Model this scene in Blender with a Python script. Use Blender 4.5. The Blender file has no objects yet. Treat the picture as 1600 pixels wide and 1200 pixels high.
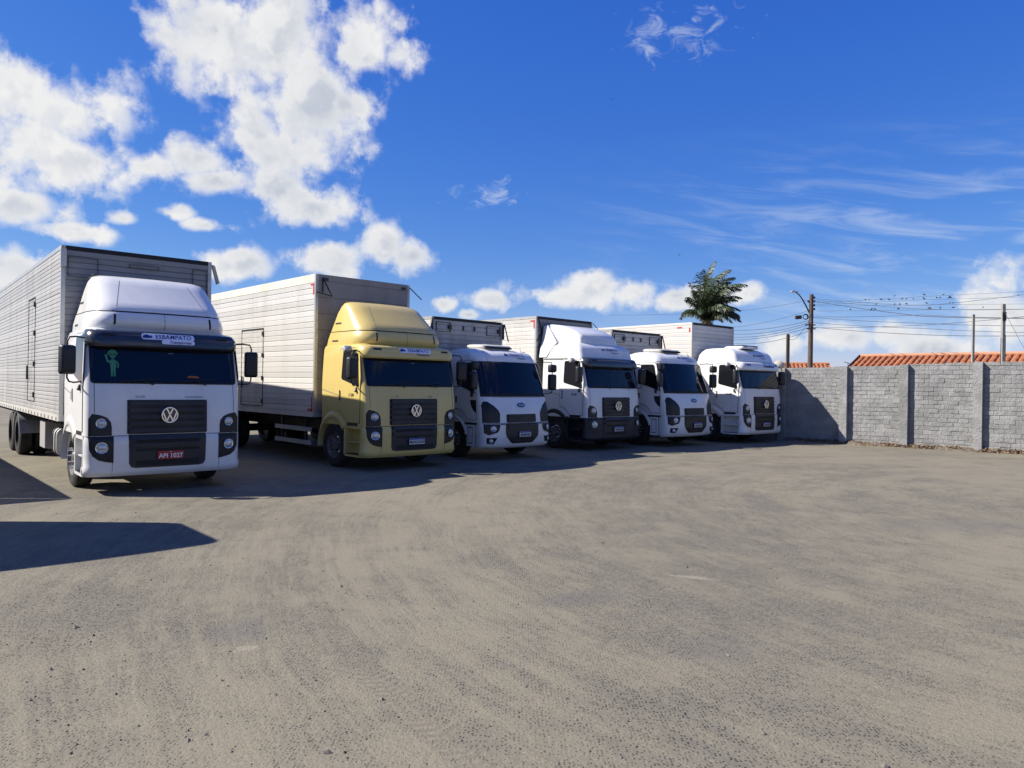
import bpy, bmesh, math, random
from mathutils import Vector, Matrix
R = math.radians
rnd = random.Random(11)
scene = bpy.context.scene
col = scene.collection
# ------------------------------------------------------------------ camera
CAM_H, F_PX, PITCH, ROLL = 1.9043, 1148.37, R(0.0306), R(0.909)
fwd = Vector((0, math.cos(PITCH), math.sin(PITCH)))
up0 = Vector((0, -math.sin(PITCH), math.cos(PITCH)))
cx = Vector((1, 0, 0)) * math.cos(ROLL) + up0 * math.sin(ROLL)
cu = Vector((-1, 0, 0)) * math.sin(ROLL) + up0 * math.cos(ROLL)
cam_d = bpy.data.cameras.new('camera'); cam = bpy.data.objects.new('camera', cam_d); col.objects.link(cam)
m = Matrix((cx, cu, -fwd)).transposed().to_4x4(); m.translation = (0, 0, CAM_H); cam.matrix_world = m
cam_d.sensor_width = 36; cam_d.lens = 36 * F_PX / 1600; cam_d.clip_end = 6000; cam_d.clip_start = .05
scene.camera = cam
def ray(px, py): return fwd + cx * ((px - 800) / F_PX) - cu * ((py - 600) / F_PX)
def at(px, py, Y):                       # point of that pixel's ray at ground distance Y
    d = ray(px, py); return Vector((0, 0, CAM_H)) + d * (Y / d.y)
def azel(px, py):
    d = ray(px, py).normalized(); return math.atan2(d.x, d.y), math.asin(d.z)
# ------------------------------------------------------------------ light
SUN = Vector((-1.22, -0.06, 1.0)).normalized()
sd = bpy.data.lights.new('sun', 'SUN'); sun = bpy.data.objects.new('sun', sd); col.objects.link(sun)
sd.energy = 5.0; sd.angle = R(.53); sd.color = (1, .935, .83)
sun.rotation_euler = SUN.to_track_quat('Z', 'Y').to_euler(); sun.location = (-30, 0, 30)
scene.view_settings.view_transform = 'Standard'; scene.view_settings.look = 'None'
scene.view_settings.exposure = 0.92; scene.view_settings.gamma = 1
scene.cycles.max_bounces = 5; scene.cycles.diffuse_bounces = 2; scene.cycles.glossy_bounces = 3; scene.cycles.transmission_bounces = 2
scene.cycles.caustics_reflective = False; scene.cycles.caustics_refractive = False
SKY_STRENGTH = 0.05
CLOUD = 9.3
# ------------------------------------------------------------------ node helper
class NT:
    def __init__(s, tree, flat=False): s.t = tree; s.flat = flat
    def n(s, kind, **kw):
        nd = s.t.nodes.new(kind)
        for k, v in kw.items(): setattr(nd, k, v)
        return nd
    def l(s, a, b): s.t.links.new(a, b)
    def put(s, sock, v):
        if v is None: return
        if hasattr(v, 'is_linked'): s.l(v, sock)
        else: sock.default_value = v
    def math(s, op, a, b=None, c=None, clamp=False):
        nd = s.n('ShaderNodeMath', operation=op); nd.use_clamp = clamp
        for i, v in enumerate((a, b, c)): s.put(nd.inputs[i], v)
        return nd.outputs[0]
    def vec(s, op, a, b=None):
        nd = s.n('ShaderNodeVectorMath', operation=op); s.put(nd.inputs[0], a); s.put(nd.inputs[1], b)
        return nd.outputs['Value'] if op in ('LENGTH', 'DOT_PRODUCT') else nd.outputs[0]
    def comb(s, x, y, z=0.0):
        nd = s.n('ShaderNodeCombineXYZ'); s.put(nd.inputs[0], x); s.put(nd.inputs[1], y); s.put(nd.inputs[2], z); return nd.outputs[0]
    def sep(s, v):
        nd = s.n('ShaderNodeSeparateXYZ'); s.put(nd.inputs[0], v); return nd.outputs
    def noise(s, v, scale, detail=4, rough=.55, dist=0.0, col=False):
        nd = s.n('ShaderNodeTexNoise', noise_dimensions='2D' if s.flat else '3D'); s.put(nd.inputs['Vector'], v)
        nd.inputs['Scale'].default_value = scale; nd.inputs['Detail'].default_value = detail
        nd.inputs['Roughness'].default_value = rough; nd.inputs['Distortion'].default_value = dist
        return nd.outputs['Color' if col else 'Fac']
    def smooth(s, v, a, b, c=0.0, d=1.0):
        nd = s.n('ShaderNodeMapRange', interpolation_type='SMOOTHSTEP'); s.put(nd.inputs[0], v)
        for i, q in enumerate((a, b, c, d)): s.put(nd.inputs[1 + i], q)
        return nd.outputs[0]
    def lin(s, v, a, b, c=0.0, d=1.0):
        nd = s.n('ShaderNodeMapRange'); s.put(nd.inputs[0], v)
        for i, q in enumerate((a, b, c, d)): s.put(nd.inputs[1 + i], q)
        return nd.outputs[0]
    def mix(s, f, a, b, mode='MIX'):
        nd = s.n('ShaderNodeMix', data_type='RGBA', blend_type=mode)
        s.put(nd.inputs[0], f)
        for sock, v in ((nd.inputs[6], a), (nd.inputs[7], b)):
            if isinstance(v, tuple) and len(v) == 3: v = v + (1,)
            s.put(sock, v)
        return nd.outputs[2]
    def mapping(s, v, loc=(0, 0, 0), rot=(0, 0, 0), sc=(1, 1, 1), kind='POINT'):
        nd = s.n('ShaderNodeMapping', vector_type=kind); s.put(nd.inputs[0], v)
        nd.inputs[1].default_value = loc; nd.inputs[2].default_value = rot; nd.inputs[3].default_value = sc
        return nd.outputs[0]
# ------------------------------------------------------------------ world: clear sky with cumulus
world = bpy.data.worlds.new('World'); scene.world = world; world.use_nodes = True
wt = world.node_tree; wt.nodes.clear(); W = NT(wt, True)
world.cycles.sampling_method = 'MANUAL'; world.cycles.sample_map_resolution = 512
geo = W.n('ShaderNodeTexCoord')
sky = W.n('ShaderNodeTexSky', sky_type='NISHITA'); sky.sun_disc = False
sky.sun_elevation = math.asin(SUN.z); sky.sun_rotation = math.atan2(SUN.x, SUN.y)
sky.altitude = 900; sky.air_density = 1.0; sky.dust_density = 0.25; sky.ozone_density = 3.2
# cloud field: (azimuth, elevation) blobs; px rectangles of the photograph give the directions
def blob(px, py, rx, ry, rot=0):
    a, e = azel(px, py); return (a, e, rx / F_PX, ry / F_PX, R(-rot))
BL = [blob(*b) for b in [
    (35, 125, 80, 45), (105, 170, 100, 60), (30, 235, 110, 75), (150, 250, 75, 36), (225, 260, 45, 20), (30, 320, 90, 30), (120, 362, 75, 16),
    (330, 50, 90, 75), (430, 60, 130, 100), (560, 60, 90, 60), (630, 85, 48, 30), (490, 160, 110, 90), (400, 215, 80, 55), (320, 245, 55, 34), (545, 165, 60, 45), (345, 285, 55, 25),
    (440, 300, 80, 36), (510, 325, 80, 34), (600, 380, 44, 36), (645, 400, 50, 26), (510, 402, 58, 30), (365, 415, 60, 24),
    (870, 462, 105, 22), (925, 450, 66, 28), (985, 458, 44, 20), (768, 468, 40, 17), (1060, 464, 36, 18), (1165, 460, 46, 17),
    (270, 332, 32, 13), (318, 352, 36, 12), (192, 342, 26, 12), (25, 415, 66, 34), (690, 474, 22, 12),
    (1575, 500, 70, 45), (1330, 525, 100, 22), (1470, 548, 70, 22), (1230, 535, 50, 18), (735, 492, 18, 10), (1700, 440, 100, 50), (-120, 220, 130, 90), (480, -90, 150, 80)]]
WB = [blob(*b) for b in [(1060, 52, 92, 34, -18), (765, 303, 58, 22, 0), (1010, 75, 40, 20, 0)]]
def blobs(T, vec, lst):
    acc = None
    for a, e, rx, ry, ro in lst:
        nd = T.n('ShaderNodeVectorMath', operation='MULTIPLY_ADD'); T.put(nd.inputs[0], vec); nd.inputs[1].default_value = (1 / rx, 1 / ry, 0); nd.inputs[2].default_value = (-a / rx, -e / ry, 0)
        d = T.vec('LENGTH', nd.outputs[0])
        acc = d if acc is None else T.math('MINIMUM', acc, d)
    return acc
x, y, z = W.sep(geo.outputs['Generated'])[:3]
az = W.math('ARCTAN2', x, y); el = W.math('ARCSINE', z)
ae = W.comb(az, el)
n1 = W.noise(ae, 15.0, 7, .60); n0 = W.noise(W.vec('ADD', ae, (-.012, .014, 0)), 15.0, 3, .56); n2 = W.noise(ae, 5.0, 2, .5)
vo = W.n('ShaderNodeTexVoronoi', voronoi_dimensions='2D', feature='F1'); W.l(W.vec('ADD', ae, W.vec('MULTIPLY', W.comb(n1, n2), (.09, .09, 0))), vo.inputs['Vector'])
vo.inputs['Scale'].default_value = 17; vo.inputs['Detail'].default_value = 1.0; vo.inputs['Roughness'].default_value = .55; vo.inputs['Lacunarity'].default_value = 2.3
puff = W.math('SUBTRACT', .62, vo.outputs['Distance'])
nn = W.math('ADD', W.math('ADD', W.math('MULTIPLY', W.math('SUBTRACT', n1, .5), 2.3), W.math('MULTIPLY', W.math('SUBTRACT', n2, .5), .9)), W.math('MULTIPLY', puff, .4))
dens = W.math('ADD', W.math('SUBTRACT', 1.13, blobs(W, ae, BL)), nn)
# the same kind of clouds over the rest of the sky
rest_ = W.math('ADD', W.math('MULTIPLY', W.math('SUBTRACT', W.noise(ae, 2.3, 1, .5), .60), 4.5), W.math('MULTIPLY', nn, .7))
d1 = W.math('MAXIMUM', dens, W.math('SUBTRACT', rest_, W.smooth(W.math('ABSOLUTE', az), 1.05, .85, 0.0, 9.0)))
alpha = W.smooth(d1, -.02, .78)
thick = W.smooth(d1, .25, 1.15)
shade = W.math('ADD', W.math('MULTIPLY', W.smooth(W.math('SUBTRACT', n0, n1), -.08, .12), .55), W.math('ADD', W.math('MULTIPLY', W.smooth(n2, .38, .62), .45), W.math('MULTIPLY', W.smooth(puff, .25, -.1), .10)))
shade = W.math('MULTIPLY', shade, thick, clamp=True)
ccol = W.mix(shade, (1.0, 1.0, 1.0), (.62, .67, .77))
wn3 = W.noise(W.vec('MULTIPLY', ae, (1, 2.0, 1)), 26, 5, .68, .6)
wd3 = W.math('ADD', W.math('SUBTRACT', .80, blobs(W, ae, WB)), W.math('MULTIPLY', W.math('SUBTRACT', wn3, .5), 4.2))
wisp = W.math('MULTIPLY', W.smooth(wd3, .0, 1.3), .40)
cir_v = W.comb(az, W.math('MULTIPLY', W.math('ADD', el, W.math('MULTIPLY', az, .16)), 7.0))
cir = W.noise(cir_v, 6.5, 5, .6, .4)
cir_m = W.math('MULTIPLY', W.smooth(az, -.05, .55), W.math('MULTIPLY', W.smooth(el, .34, .17), W.smooth(el, .02, .10)))
cirrus = W.math('MULTIPLY', W.math('MULTIPLY', W.smooth(cir, .42, .78), cir_m), .42)
hs = W.n('ShaderNodeHueSaturation'); hs.inputs['Saturation'].default_value = 1.22; hs.inputs['Hue'].default_value = .507
W.l(sky.outputs[0], hs.inputs['Color'])
sr, sg_, sb = W.sep(W.mix(1.0, hs.outputs[0], (.80, .93, 1.16), 'MULTIPLY'))[:3]
skyc = W.comb(W.math('MULTIPLY', W.math('POWER', sr, 1.10), 1.15), W.math('MULTIPLY', W.math('POWER', sg_, .85), 1.37), W.math('MULTIPLY', W.math('POWER', sb, .42), 3.65))
sc_ = W.n('ShaderNodeVectorMath', operation='SCALE'); W.l(ccol, sc_.inputs[0]); sc_.inputs['Scale'].default_value = CLOUD
wh = W.n('ShaderNodeRGB'); wh.outputs[0].default_value = (CLOUD * .82, CLOUD * .9, CLOUD, 1)
c1 = W.mix(W.math('MAXIMUM', wisp, cirrus), skyc, wh.outputs[0])
c2 = W.mix(W.math('MULTIPLY', alpha, W.smooth(el, -.02, .02)), c1, sc_.outputs[0])
bg = W.n('ShaderNodeBackground'); W.l(c2, bg.inputs[0]); bg.inputs[1].default_value = SKY_STRENGTH
wo = W.n('ShaderNodeOutputWorld'); W.l(bg.outputs[0], wo.inputs[0])
# ------------------------------------------------------------------ materials
def mat(name, base, rough=.5, metal=0.0, coat=0.0, spec=None, emit=None):
    mt = bpy.data.materials.new(name); mt.use_nodes = True
    b = mt.node_tree.nodes['Principled BSDF']
    b.inputs['Base Color'].default_value = tuple(base) + (1,); b.inputs['Roughness'].default_value = rough
    b.inputs['Metallic'].default_value = metal; b.inputs['Coat Weight'].default_value = coat
    b.inputs['Coat Roughness'].default_value = .08
    if spec is not None: b.inputs['Specular IOR Level'].default_value = spec
    return mt
def shader(mt):
    t = NT(mt.node_tree); b = mt.node_tree.nodes['Principled BSDF']; return t, b
def worn(name, base, dirt, rough=.4, amt=.35, scale=1.6, metal=0.0, coat=0.0, streak=True, bump=0.0, vary=0.0):
    mt = mat(name, base, rough, metal, coat); t, b = shader(mt)
    tc = t.n('ShaderNodeTexCoord'); ob = t.n('ShaderNodeNewGeometry').outputs['Position']
    n1 = t.noise(ob, scale, 6, .62); 
    v = t.mapping(ob, sc=(3.0, 3.0, .35)) if streak else t.mapping(ob, sc=(2, 2, 2))
    n2 = t.noise(v, scale * 1.6, 5, .6)
    f = t.math('MULTIPLY', t.smooth(t.math('MULTIPLY', n1, n2), .2, .42), amt)
    cc_ = t.mix(f, tuple(base), tuple(dirt))
    if vary:
        oi = t.n('ShaderNodeObjectInfo').outputs['Random']; cc_ = t.mix(1.0, cc_, t.comb(*[t.lin(oi, 0, 1, 1 - vary, 1 + vary * .4)] * 3), 'MULTIPLY')
    t.l(cc_, b.inputs['Base Color'])
    t.l(t.lin(n1, .3, .7, rough * .8, min(1, rough * 1.3)), b.inputs['Roughness'])
    if bump:
        bp = t.n('ShaderNodeBump'); bp.inputs['Strength'].default_value = bump; bp.inputs['Distance'].default_value = .02
        t.l(t.noise(ob, 22, 5, .6), bp.inputs['Height']); t.l(bp.outputs[0], b.inputs['Normal'])
    return mt
M = {}
M['white'] = worn('white_paint', (.66, .66, .65), (.46, .43, .39), .28, .22, .9, coat=.35)
M['yellow'] = worn('yellow_paint', (.555, .43, .145), (.38, .29, .11), .3, .22, .9, coat=.3)
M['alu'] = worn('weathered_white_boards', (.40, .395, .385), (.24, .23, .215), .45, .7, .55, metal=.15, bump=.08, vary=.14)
M['alu_grey'] = worn('grey_and_shaded_boards', (.23, .232, .235), (.145, .145, .145), .5, .7, .6, metal=.2, bump=.08, vary=.14)  # grey boards; on the first truck's box front, white boards with shade put in
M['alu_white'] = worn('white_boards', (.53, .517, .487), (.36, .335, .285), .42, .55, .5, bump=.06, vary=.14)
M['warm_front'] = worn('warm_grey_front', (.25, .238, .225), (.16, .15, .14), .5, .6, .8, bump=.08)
M['rail'] = worn('aluminium_rail', (.45, .45, .44), (.25, .24, .22), .4, .6, 2, metal=.5)
M['cream'] = worn('cream_rail', (.62, .60, .50), (.40, .37, .28), .45, .6, 1.2)
M['black'] = worn('black_plastic', (.006, .007, .010), (.025, .024, .022), .5, .4, 2.0)
M['dgrey'] = worn('dark_grey_plastic', (.011, .012, .018), (.028, .027, .026), .5, .4, 2.0)
M['visor'] = worn('smoked_visor', (.022, .025, .034), (.05, .05, .05), .22, .3, 2.0, coat=.4)
M['lampblack'] = mat('lamp_surround_black', (.010, .011, .016), .35, 0, 0, .3)
M['rubber'] = worn('tyre_rubber', (.012, .012, .012), (.06, .054, .046), .75, .6, 4.0, streak=False)
M['rim'] = worn('steel_rim', (.10, .10, .105), (.20, .18, .15), .5, .6, 5.0, metal=.3, streak=False)
M['chassis'] = worn('chassis_black', (.009, .009, .010), (.045, .04, .034), .6, .6, 2.0)
M['chrome'] = mat('chrome', (.75, .75, .76), .18, 1.0)
M['steel'] = worn('galvanised', (.42, .43, .44), (.25, .24, .22), .45, .6, 3.0, metal=.5)
M['lens'] = mat('lamp_lens', (.42, .44, .47), .12, .35, 1.0)
M['orange'] = mat('orange_lens', (.55, .10, .01), .2, 0, .5)
M['red'] = mat('red_reflector', (.45, .02, .02), .35, 0, .2)
M['glass'] = mat('tinted_glass', (.003, .005, .014), .03, 0, 0, .35)
M['side_glass'] = mat('side_glass', (.008, .009, .012), .04, 0, 0, .4)
M['navy'] = mat('navy_lettering', (.012, .025, .15), .4)
M['decal'] = mat('pale_blue_decal', (.66, .70, .88), .4)
M['whitep'] = mat('white_print', (.75, .75, .75), .5)
M['redplate'] = mat('red_plate', (.33, .012, .022), .45)
M['plate'] = mat('white_plate', (.55, .55, .58), .45)
M['blueplate'] = mat('blue_plate_band', (.02, .04, .28), .45)
M['ink'] = mat('black_print', (.015, .015, .018), .5)
M['green'] = mat('green_sticker', (.035, .22, .10), .45)
M['gap'] = mat('shut_line', (.012, .012, .013), .8)
M['oval'] = mat('dark_blue_emblem', (.01, .014, .05), .25, 0, .5)
M['grey_text'] = mat('grey_lettering', (.11, .11, .12), .5)
M['tan_cloth'] = mat('orange_cloth', (.35, .10, .03), .8)
# ------------------------------------------------------------------ mesh helpers
def finish(me, smooth=None):
    if smooth is not None:
        me.polygons.foreach_set('use_smooth', [True] * len(me.polygons)); me.set_sharp_from_angle(angle=R(smooth))
def link(name, me, mt, parent=None):
    o = bpy.data.objects.new(name, me); col.objects.link(o)
    if mt is not None and not me.materials: me.materials.append(mt)
    if parent is not None: o.parent = parent
    return o
class MB:
    def __init__(s): s.bm = bmesh.new()
    def add(s, vs, fs):
        b = [s.bm.verts.new(v) for v in vs]
        for f in fs:
            try: s.bm.faces.new([b[i] for i in f])
            except ValueError: pass
        return s
    def box(s, x0, x1, y0, y1, z0, z1):
        return s.add([(x0, y0, z0), (x1, y0, z0), (x1, y1, z0), (x0, y1, z0), (x0, y0, z1), (x1, y0, z1), (x1, y1, z1), (x0, y1, z1)],
                     [(0, 3, 2, 1), (4, 5, 6, 7), (0, 1, 5, 4), (1, 2, 6, 5), (2, 3, 7, 6), (3, 0, 4, 7)])
    def bar(s, a, b, w, h=None, upv=(0, 0, 1)):
        a, b = Vector(a), Vector(b); d = (b - a).normalized(); u = Vector(upv)
        if abs(d.dot(u)) > .95: u = Vector((0, 1, 0))
        r = d.cross(u).normalized(); u = r.cross(d); h = w if h is None else h
        c = [(-w / 2, -h / 2), (w / 2, -h / 2), (w / 2, h / 2), (-w / 2, h / 2)]
        vs = [a + r * p + u * q for p, q in c] + [b + r * p + u * q for p, q in c]
        return s.add(vs, [(0, 1, 2, 3), (7, 6, 5, 4), (0, 4, 5, 1), (1, 5, 6, 2), (2, 6, 7, 3), (3, 7, 4, 0)])
    def tube(s, pts, r, n=8):
        pts = [Vector(p) for p in pts]; rings = []; prev = None
        for i, p in enumerate(pts):
            d = (pts[min(i + 1, len(pts) - 1)] - pts[max(i - 1, 0)]).normalized()
            if prev is None:
                u = Vector((0, 0, 1)) if abs(d.z) < .9 else Vector((1, 0, 0)); u = d.cross(u).normalized()
            else: u = (prev - d * prev.dot(d)).normalized()
            prev = u; v = d.cross(u); rr = r[i] if isinstance(r, (list, tuple)) else r
            rings.append([p + (u * math.cos(k * 2 * math.pi / n) + v * math.sin(k * 2 * math.pi / n)) * rr for k in range(n)])
        vs = [q for ring in rings for q in ring]; fs = []
        for i in range(len(rings) - 1):
            for k in range(n): fs.append((i * n + k, i * n + (k + 1) % n, (i + 1) * n + (k + 1) % n, (i + 1) * n + k))
        fs.append(tuple(range(n))[::-1]); fs.append(tuple((len(rings) - 1) * n + k for k in range(n)))
        return s.add(vs, fs)
    def lathe(s, prof, axis='x', c=(0, 0, 0), n=24, closed=False):    # prof: (along, radius); closed rings
        vs, fs = [], []
        for a, r in prof:
            for k in range(n):
                t = k * 2 * math.pi / n; p, q = r * math.cos(t), r * math.sin(t)
                v = (a, p, q) if axis == 'x' else (p, a, q) if axis == 'y' else (p, q, a)
                vs.append((v[0] + c[0], v[1] + c[1], v[2] + c[2]))
        for i in range(len(prof) - 1):
            for k in range(n): fs.append((i * n + k, i * n + (k + 1) % n, (i + 1) * n + (k + 1) % n, (i + 1) * n + k))
        if closed:
            m_ = (len(prof) - 1) * n
            for k in range(n): fs.append((m_ + k, m_ + (k + 1) % n, (k + 1) % n, k))
        else: fs.append(tuple(range(n))); fs.append(tuple((len(prof) - 1) * n + k for k in range(n))[::-1])
        return s.add(vs, fs)
    def loft(s, rings, cap=True):
        n = len(rings[0]); vs = [v for r in rings for v in r]; fs = []
        for i in range(len(rings) - 1):
            for k in range(n): fs.append((i * n + k, i * n + (k + 1) % n, (i + 1) * n + (k + 1) % n, (i + 1) * n + k))
        if cap: fs.append(tuple(range(n))); fs.append(tuple((len(rings) - 1) * n + k for k in range(n)))
        return s.add(vs, fs)
    def prism(s, poly, axis, a, b):                     # poly in the two other axes
        def P(u, v, w): return (w, u, v) if axis == 'x' else (u, w, v) if axis == 'y' else (u, v, w)
        n = len(poly); vs = [P(u, v, a) for u, v in poly] + [P(u, v, b) for u, v in poly]
        return s.add(vs, [tuple(range(n)), tuple(range(n, 2 * n))[::-1]] + [(k, (k + 1) % n, n + (k + 1) % n, n + k) for k in range(n)])
    def mesh(s, name, smooth=None, bevel=0.0, seg=2, normals=True):
        if bevel: bmesh.ops.bevel(s.bm, geom=[e for e in s.bm.edges if len(e.link_faces) == 2 and e.calc_face_angle(0) > .5], offset=bevel, segments=seg, affect='EDGES', profile=.5)
        if normals: bmesh.ops.recalc_face_normals(s.bm, faces=s.bm.faces)
        me = bpy.data.meshes.new(name); s.bm.to_mesh(me); s.bm.free(); finish(me, smooth); return me
    def build(s, name, mt, parent=None, smooth=None, bevel=0.0, seg=2):
        return link(name, s.mesh(name, smooth, bevel, seg), mt, parent)
def empty(name, loc, rz=0.0):
    o = bpy.data.objects.new(name, None); col.objects.link(o); o.location = loc; o.rotation_euler = (0, 0, rz); o.empty_display_size = .3; return o
def tag(o, label=None, cat=None, group=None, kind=None):
    for k, v in (('label', label), ('category', cat), ('group', group), ('kind', kind)):
        if v: o[k] = v
    return o
_tm = {}
def text_pts(body, size, shear=0.0, offset=0.0, space=1.0):
    key = (body, size, shear, offset, space)
    if key in _tm: return _tm[key]
    c = bpy.data.curves.new('t', 'FONT'); c.body = body; c.size = size; c.shear = shear; c.offset = offset
    c.align_x = 'CENTER'; c.align_y = 'CENTER'; c.space_character = space; c.resolution_u = 3
    o = bpy.data.objects.new('t', c); col.objects.link(o); bpy.context.view_layer.update()
    me = bpy.data.meshes.new_from_object(o.evaluated_get(bpy.context.evaluated_depsgraph_get()))
    r = ([tuple(v.co) for v in me.vertices], [tuple(p.vertices) for p in me.polygons])
    bpy.data.objects.remove(o); bpy.data.curves.remove(c); bpy.data.meshes.remove(me); _tm[key] = r; return r
# ------------------------------------------------------------------ curved cab fronts
def interp(tab, z):
    if z <= tab[0][0]: return tab[0][1]
    for (a, u), (b, v) in zip(tab, tab[1:]):
        if z <= b:
            t = (z - a) / (b - a); return u + (v - u) * t
    return tab[-1][1]
class Prof:
    """plan outline of a cab at each height: bowed front, rounded corners, straight sides"""
    def __init__(s, yf, hw, xcr=.165, rc=.17, bow=.05, yb=1.95): s.yf, s.hw, s.xcr, s.rc, s.bow, s.yb = yf, hw, xcr, rc, bow, yb
    def par(s, z):
        hw = interp(s.hw, z); xcr = interp(s.xcr, z) if isinstance(s.xcr, list) else s.xcr
        rc = interp(s.rc, z) if isinstance(s.rc, list) else s.rc
        yb = interp(s.yb, z) if isinstance(s.yb, list) else s.yb
        return interp(s.yf, z), hw, hw - xcr, rc, s.bow, yb
    def y(s, x, z):
        yf, hw, xc, rc, bow, yb = s.par(z); x = abs(x)
        if x <= xc: return yf + bow * (x / xc) ** 2
        u = min(1, (x - xc) / (hw - xc)); return yf + bow + rc * (1 - math.sqrt(max(0, 1 - u * u)))
    def side(s, z): return interp(s.hw, z)
    def ring(s, z, nf=7, nc=7):
        yf, hw, xc, rc, bow, yb = s.par(z); h = []
        for i in range(nf): x = xc * i / nf; h.append((x, yf + bow * (x / xc) ** 2))
        for i in range(nc + 1):
            t = i / nc * math.pi / 2; h.append((xc + (hw - xc) * math.sin(t), yf + bow + rc * (1 - math.cos(t))))
        h.append((hw, yb - .06)); h.append((hw - .05, yb))
        pts = [(x, y, z) for x, y in h] + [(-x, y, z) for x, y in h[:0:-1]]
        return pts
    def loft(s, zs): mb = MB(); mb.loft([s.ring(z) for z in zs]); return mb
def clip_ngon(outline, sx, sz):
    bm = bmesh.new(); bm.faces.new([bm.verts.new((u, 0, v)) for u, v in outline])
    us = [u for u, v in outline]; vs = [v for u, v in outline]
    def cut(lo, hi, st, ax):
        k = math.ceil(lo / st)
        while k * st < hi:
            co = (k * st, 0, 0) if ax == 0 else (0, 0, k * st); no = (1, 0, 0) if ax == 0 else (0, 0, 1)
            bmesh.ops.bisect_plane(bm, geom=bm.verts[:] + bm.edges[:] + bm.faces[:], plane_co=co, plane_no=no); k += 1
    if sx: cut(min(us) + 1e-4, max(us) - 1e-4, sx, 0)
    if sz: cut(min(vs) + 1e-4, max(vs) - 1e-4, sz, 1)
    return bm
def patch(name, outline, prof, off, th, mt, parent, sx=.05, sz=.12, smooth=40, tilt=0.0):
    """plate that follows the front of a cab, standing `off` proud of it"""
    bm = clip_ngon(outline, sx, sz)
    for v in bm.verts: v.co.y = prof.y(v.co.x, v.co.z) - off
    ret = bmesh.ops.extrude_face_region(bm, geom=bm.faces[:])
    for g_ in ret['geom']:
        if isinstance(g_, bmesh.types.BMVert): g_.co.y += th
    bmesh.ops.recalc_face_normals(bm, faces=bm.faces); me = bpy.data.meshes.new(name); bm.to_mesh(me); bm.free(); finish(me, smooth)
    return link(name, me, mt, parent)
def spatch(name, outline, prof, side, off, th, mt, parent, sz=.12, smooth=40):
    """plate on the side of a cab; outline in (y, z); side -1 / +1"""
    bm = clip_ngon(outline, 0, sz)
    for v in bm.verts:
        yy, zz = v.co.x, v.co.z; v.co = Vector((side * (prof.side(zz) + off), yy, zz))
    ret = bmesh.ops.extrude_face_region(bm, geom=bm.faces[:])
    for g_ in ret['geom']:
        if isinstance(g_, bmesh.types.BMVert): g_.co.x -= side * th
    bmesh.ops.recalc_face_normals(bm, faces=bm.faces); me = bpy.data.meshes.new(name); bm.to_mesh(me); bm.free(); finish(me, smooth)
    return link(name, me, mt, parent)
def letters(name, body, size, prof, x0, z0, off, mt, parent, shear=0.0, bold=0.0, space=1.0, sx=1.0):
    vs, fs = text_pts(body, size, shear, bold, space)
    q = [(x0 + v[0] * sx, 0, z0 + v[1]) for v in vs]; q = [(x, prof.y(x, z) - off, z) for x, _, z in q]
    me = bpy.data.meshes.new(name); me.from_pydata(q, [], fs); return link(name, me, mt, parent)
def sletters(name, body, size, prof, side, y0, z0, off, mt, parent, bold=0.0):
    vs, fs = text_pts(body, size, 0, bold); sg = -1 if side < 0 else 1
    q = [(side * (prof.side(z0) + off), y0 - v[0] if side < 0 else y0 + v[0], z0 + v[1]) for v in vs]
    me = bpy.data.meshes.new(name); me.from_pydata(q, [], fs); return link(name, me, mt, parent)
def rrect(x0, x1, z0, z1, r, n=4, rs=None):
    rs = rs or (r, r, r, r); out = []
    for (cx_, cz_, a0), rr in zip(((x1, z1, 0), (x0, z1, 90), (x0, z0, 180), (x1, z0, 270)), rs):
        ox = cx_ - rr if cx_ == x1 else cx_ + rr; oz = cz_ - rr if cz_ == z1 else cz_ + rr
        for i in range(n + 1):
            t = R(a0 + 90 * i / n); out.append((ox + rr * math.cos(t), oz + rr * math.sin(t)))
    return out
def mirror_poly(p): return [(-x, z) for x, z in p]
# ------------------------------------------------------------------ the trucks
# local frame of a truck: origin on the ground below the middle of the bumper, -y ahead, +x the side on the right in the photograph
VW_LOW = Prof([(.30, .06), (.36, .015), (.62, .0), (.90, .0), (.965, .03)], [(.30, 1.235), (.36, 1.262), (.44, 1.262), (.47, 1.245), (.97, 1.245)], .22, .20, .045, .27)
VW_CAB = Prof([(.96, .035), (1.5, .055), (1.83, .11), (2.43, .25), (2.62, .31), (2.70, .36), (2.74, .45)],
              [(.96, 1.235), (1.9, 1.245), (2.43, 1.215), (2.62, 1.20), (2.70, 1.17), (2.74, 1.08)], .135, .15, .04, 1.95)
VW_HIGH = Prof([(.96, .035), (1.5, .055), (1.83, .11), (2.43, .25), (2.66, .31), (2.80, .35), (2.95, .42), (3.06, .52), (3.14, .69), (3.18, .90)],
               [(.96, 1.235), (1.9, 1.245), (2.43, 1.225), (2.66, 1.215), (2.95, 1.195), (3.06, 1.155), (3.14, 1.06), (3.18, .90)], .14, .15, .05,
               [(2.66, 1.95), (2.95, 1.86), (3.14, 1.70), (3.18, 1.55)])
VISOR = Prof([(2.42, .11), (2.45, .085), (2.56, .10), (2.66, .145), (2.69, .19), (2.705, .28)], [(2.42, 1.20), (2.5, 1.225), (2.6, 1.22), (2.705, 1.17)], .2, .22, .05, .62)
DEF_A = Prof([(2.70, .42), (2.76, .37), (2.85, .34), (2.95, .36), (3.02, .41)], [(2.70, 1.14), (2.85, 1.13), (3.02, 1.095)], .36, .50, .04, [(2.70, 1.95), (3.02, 1.86)])
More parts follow.
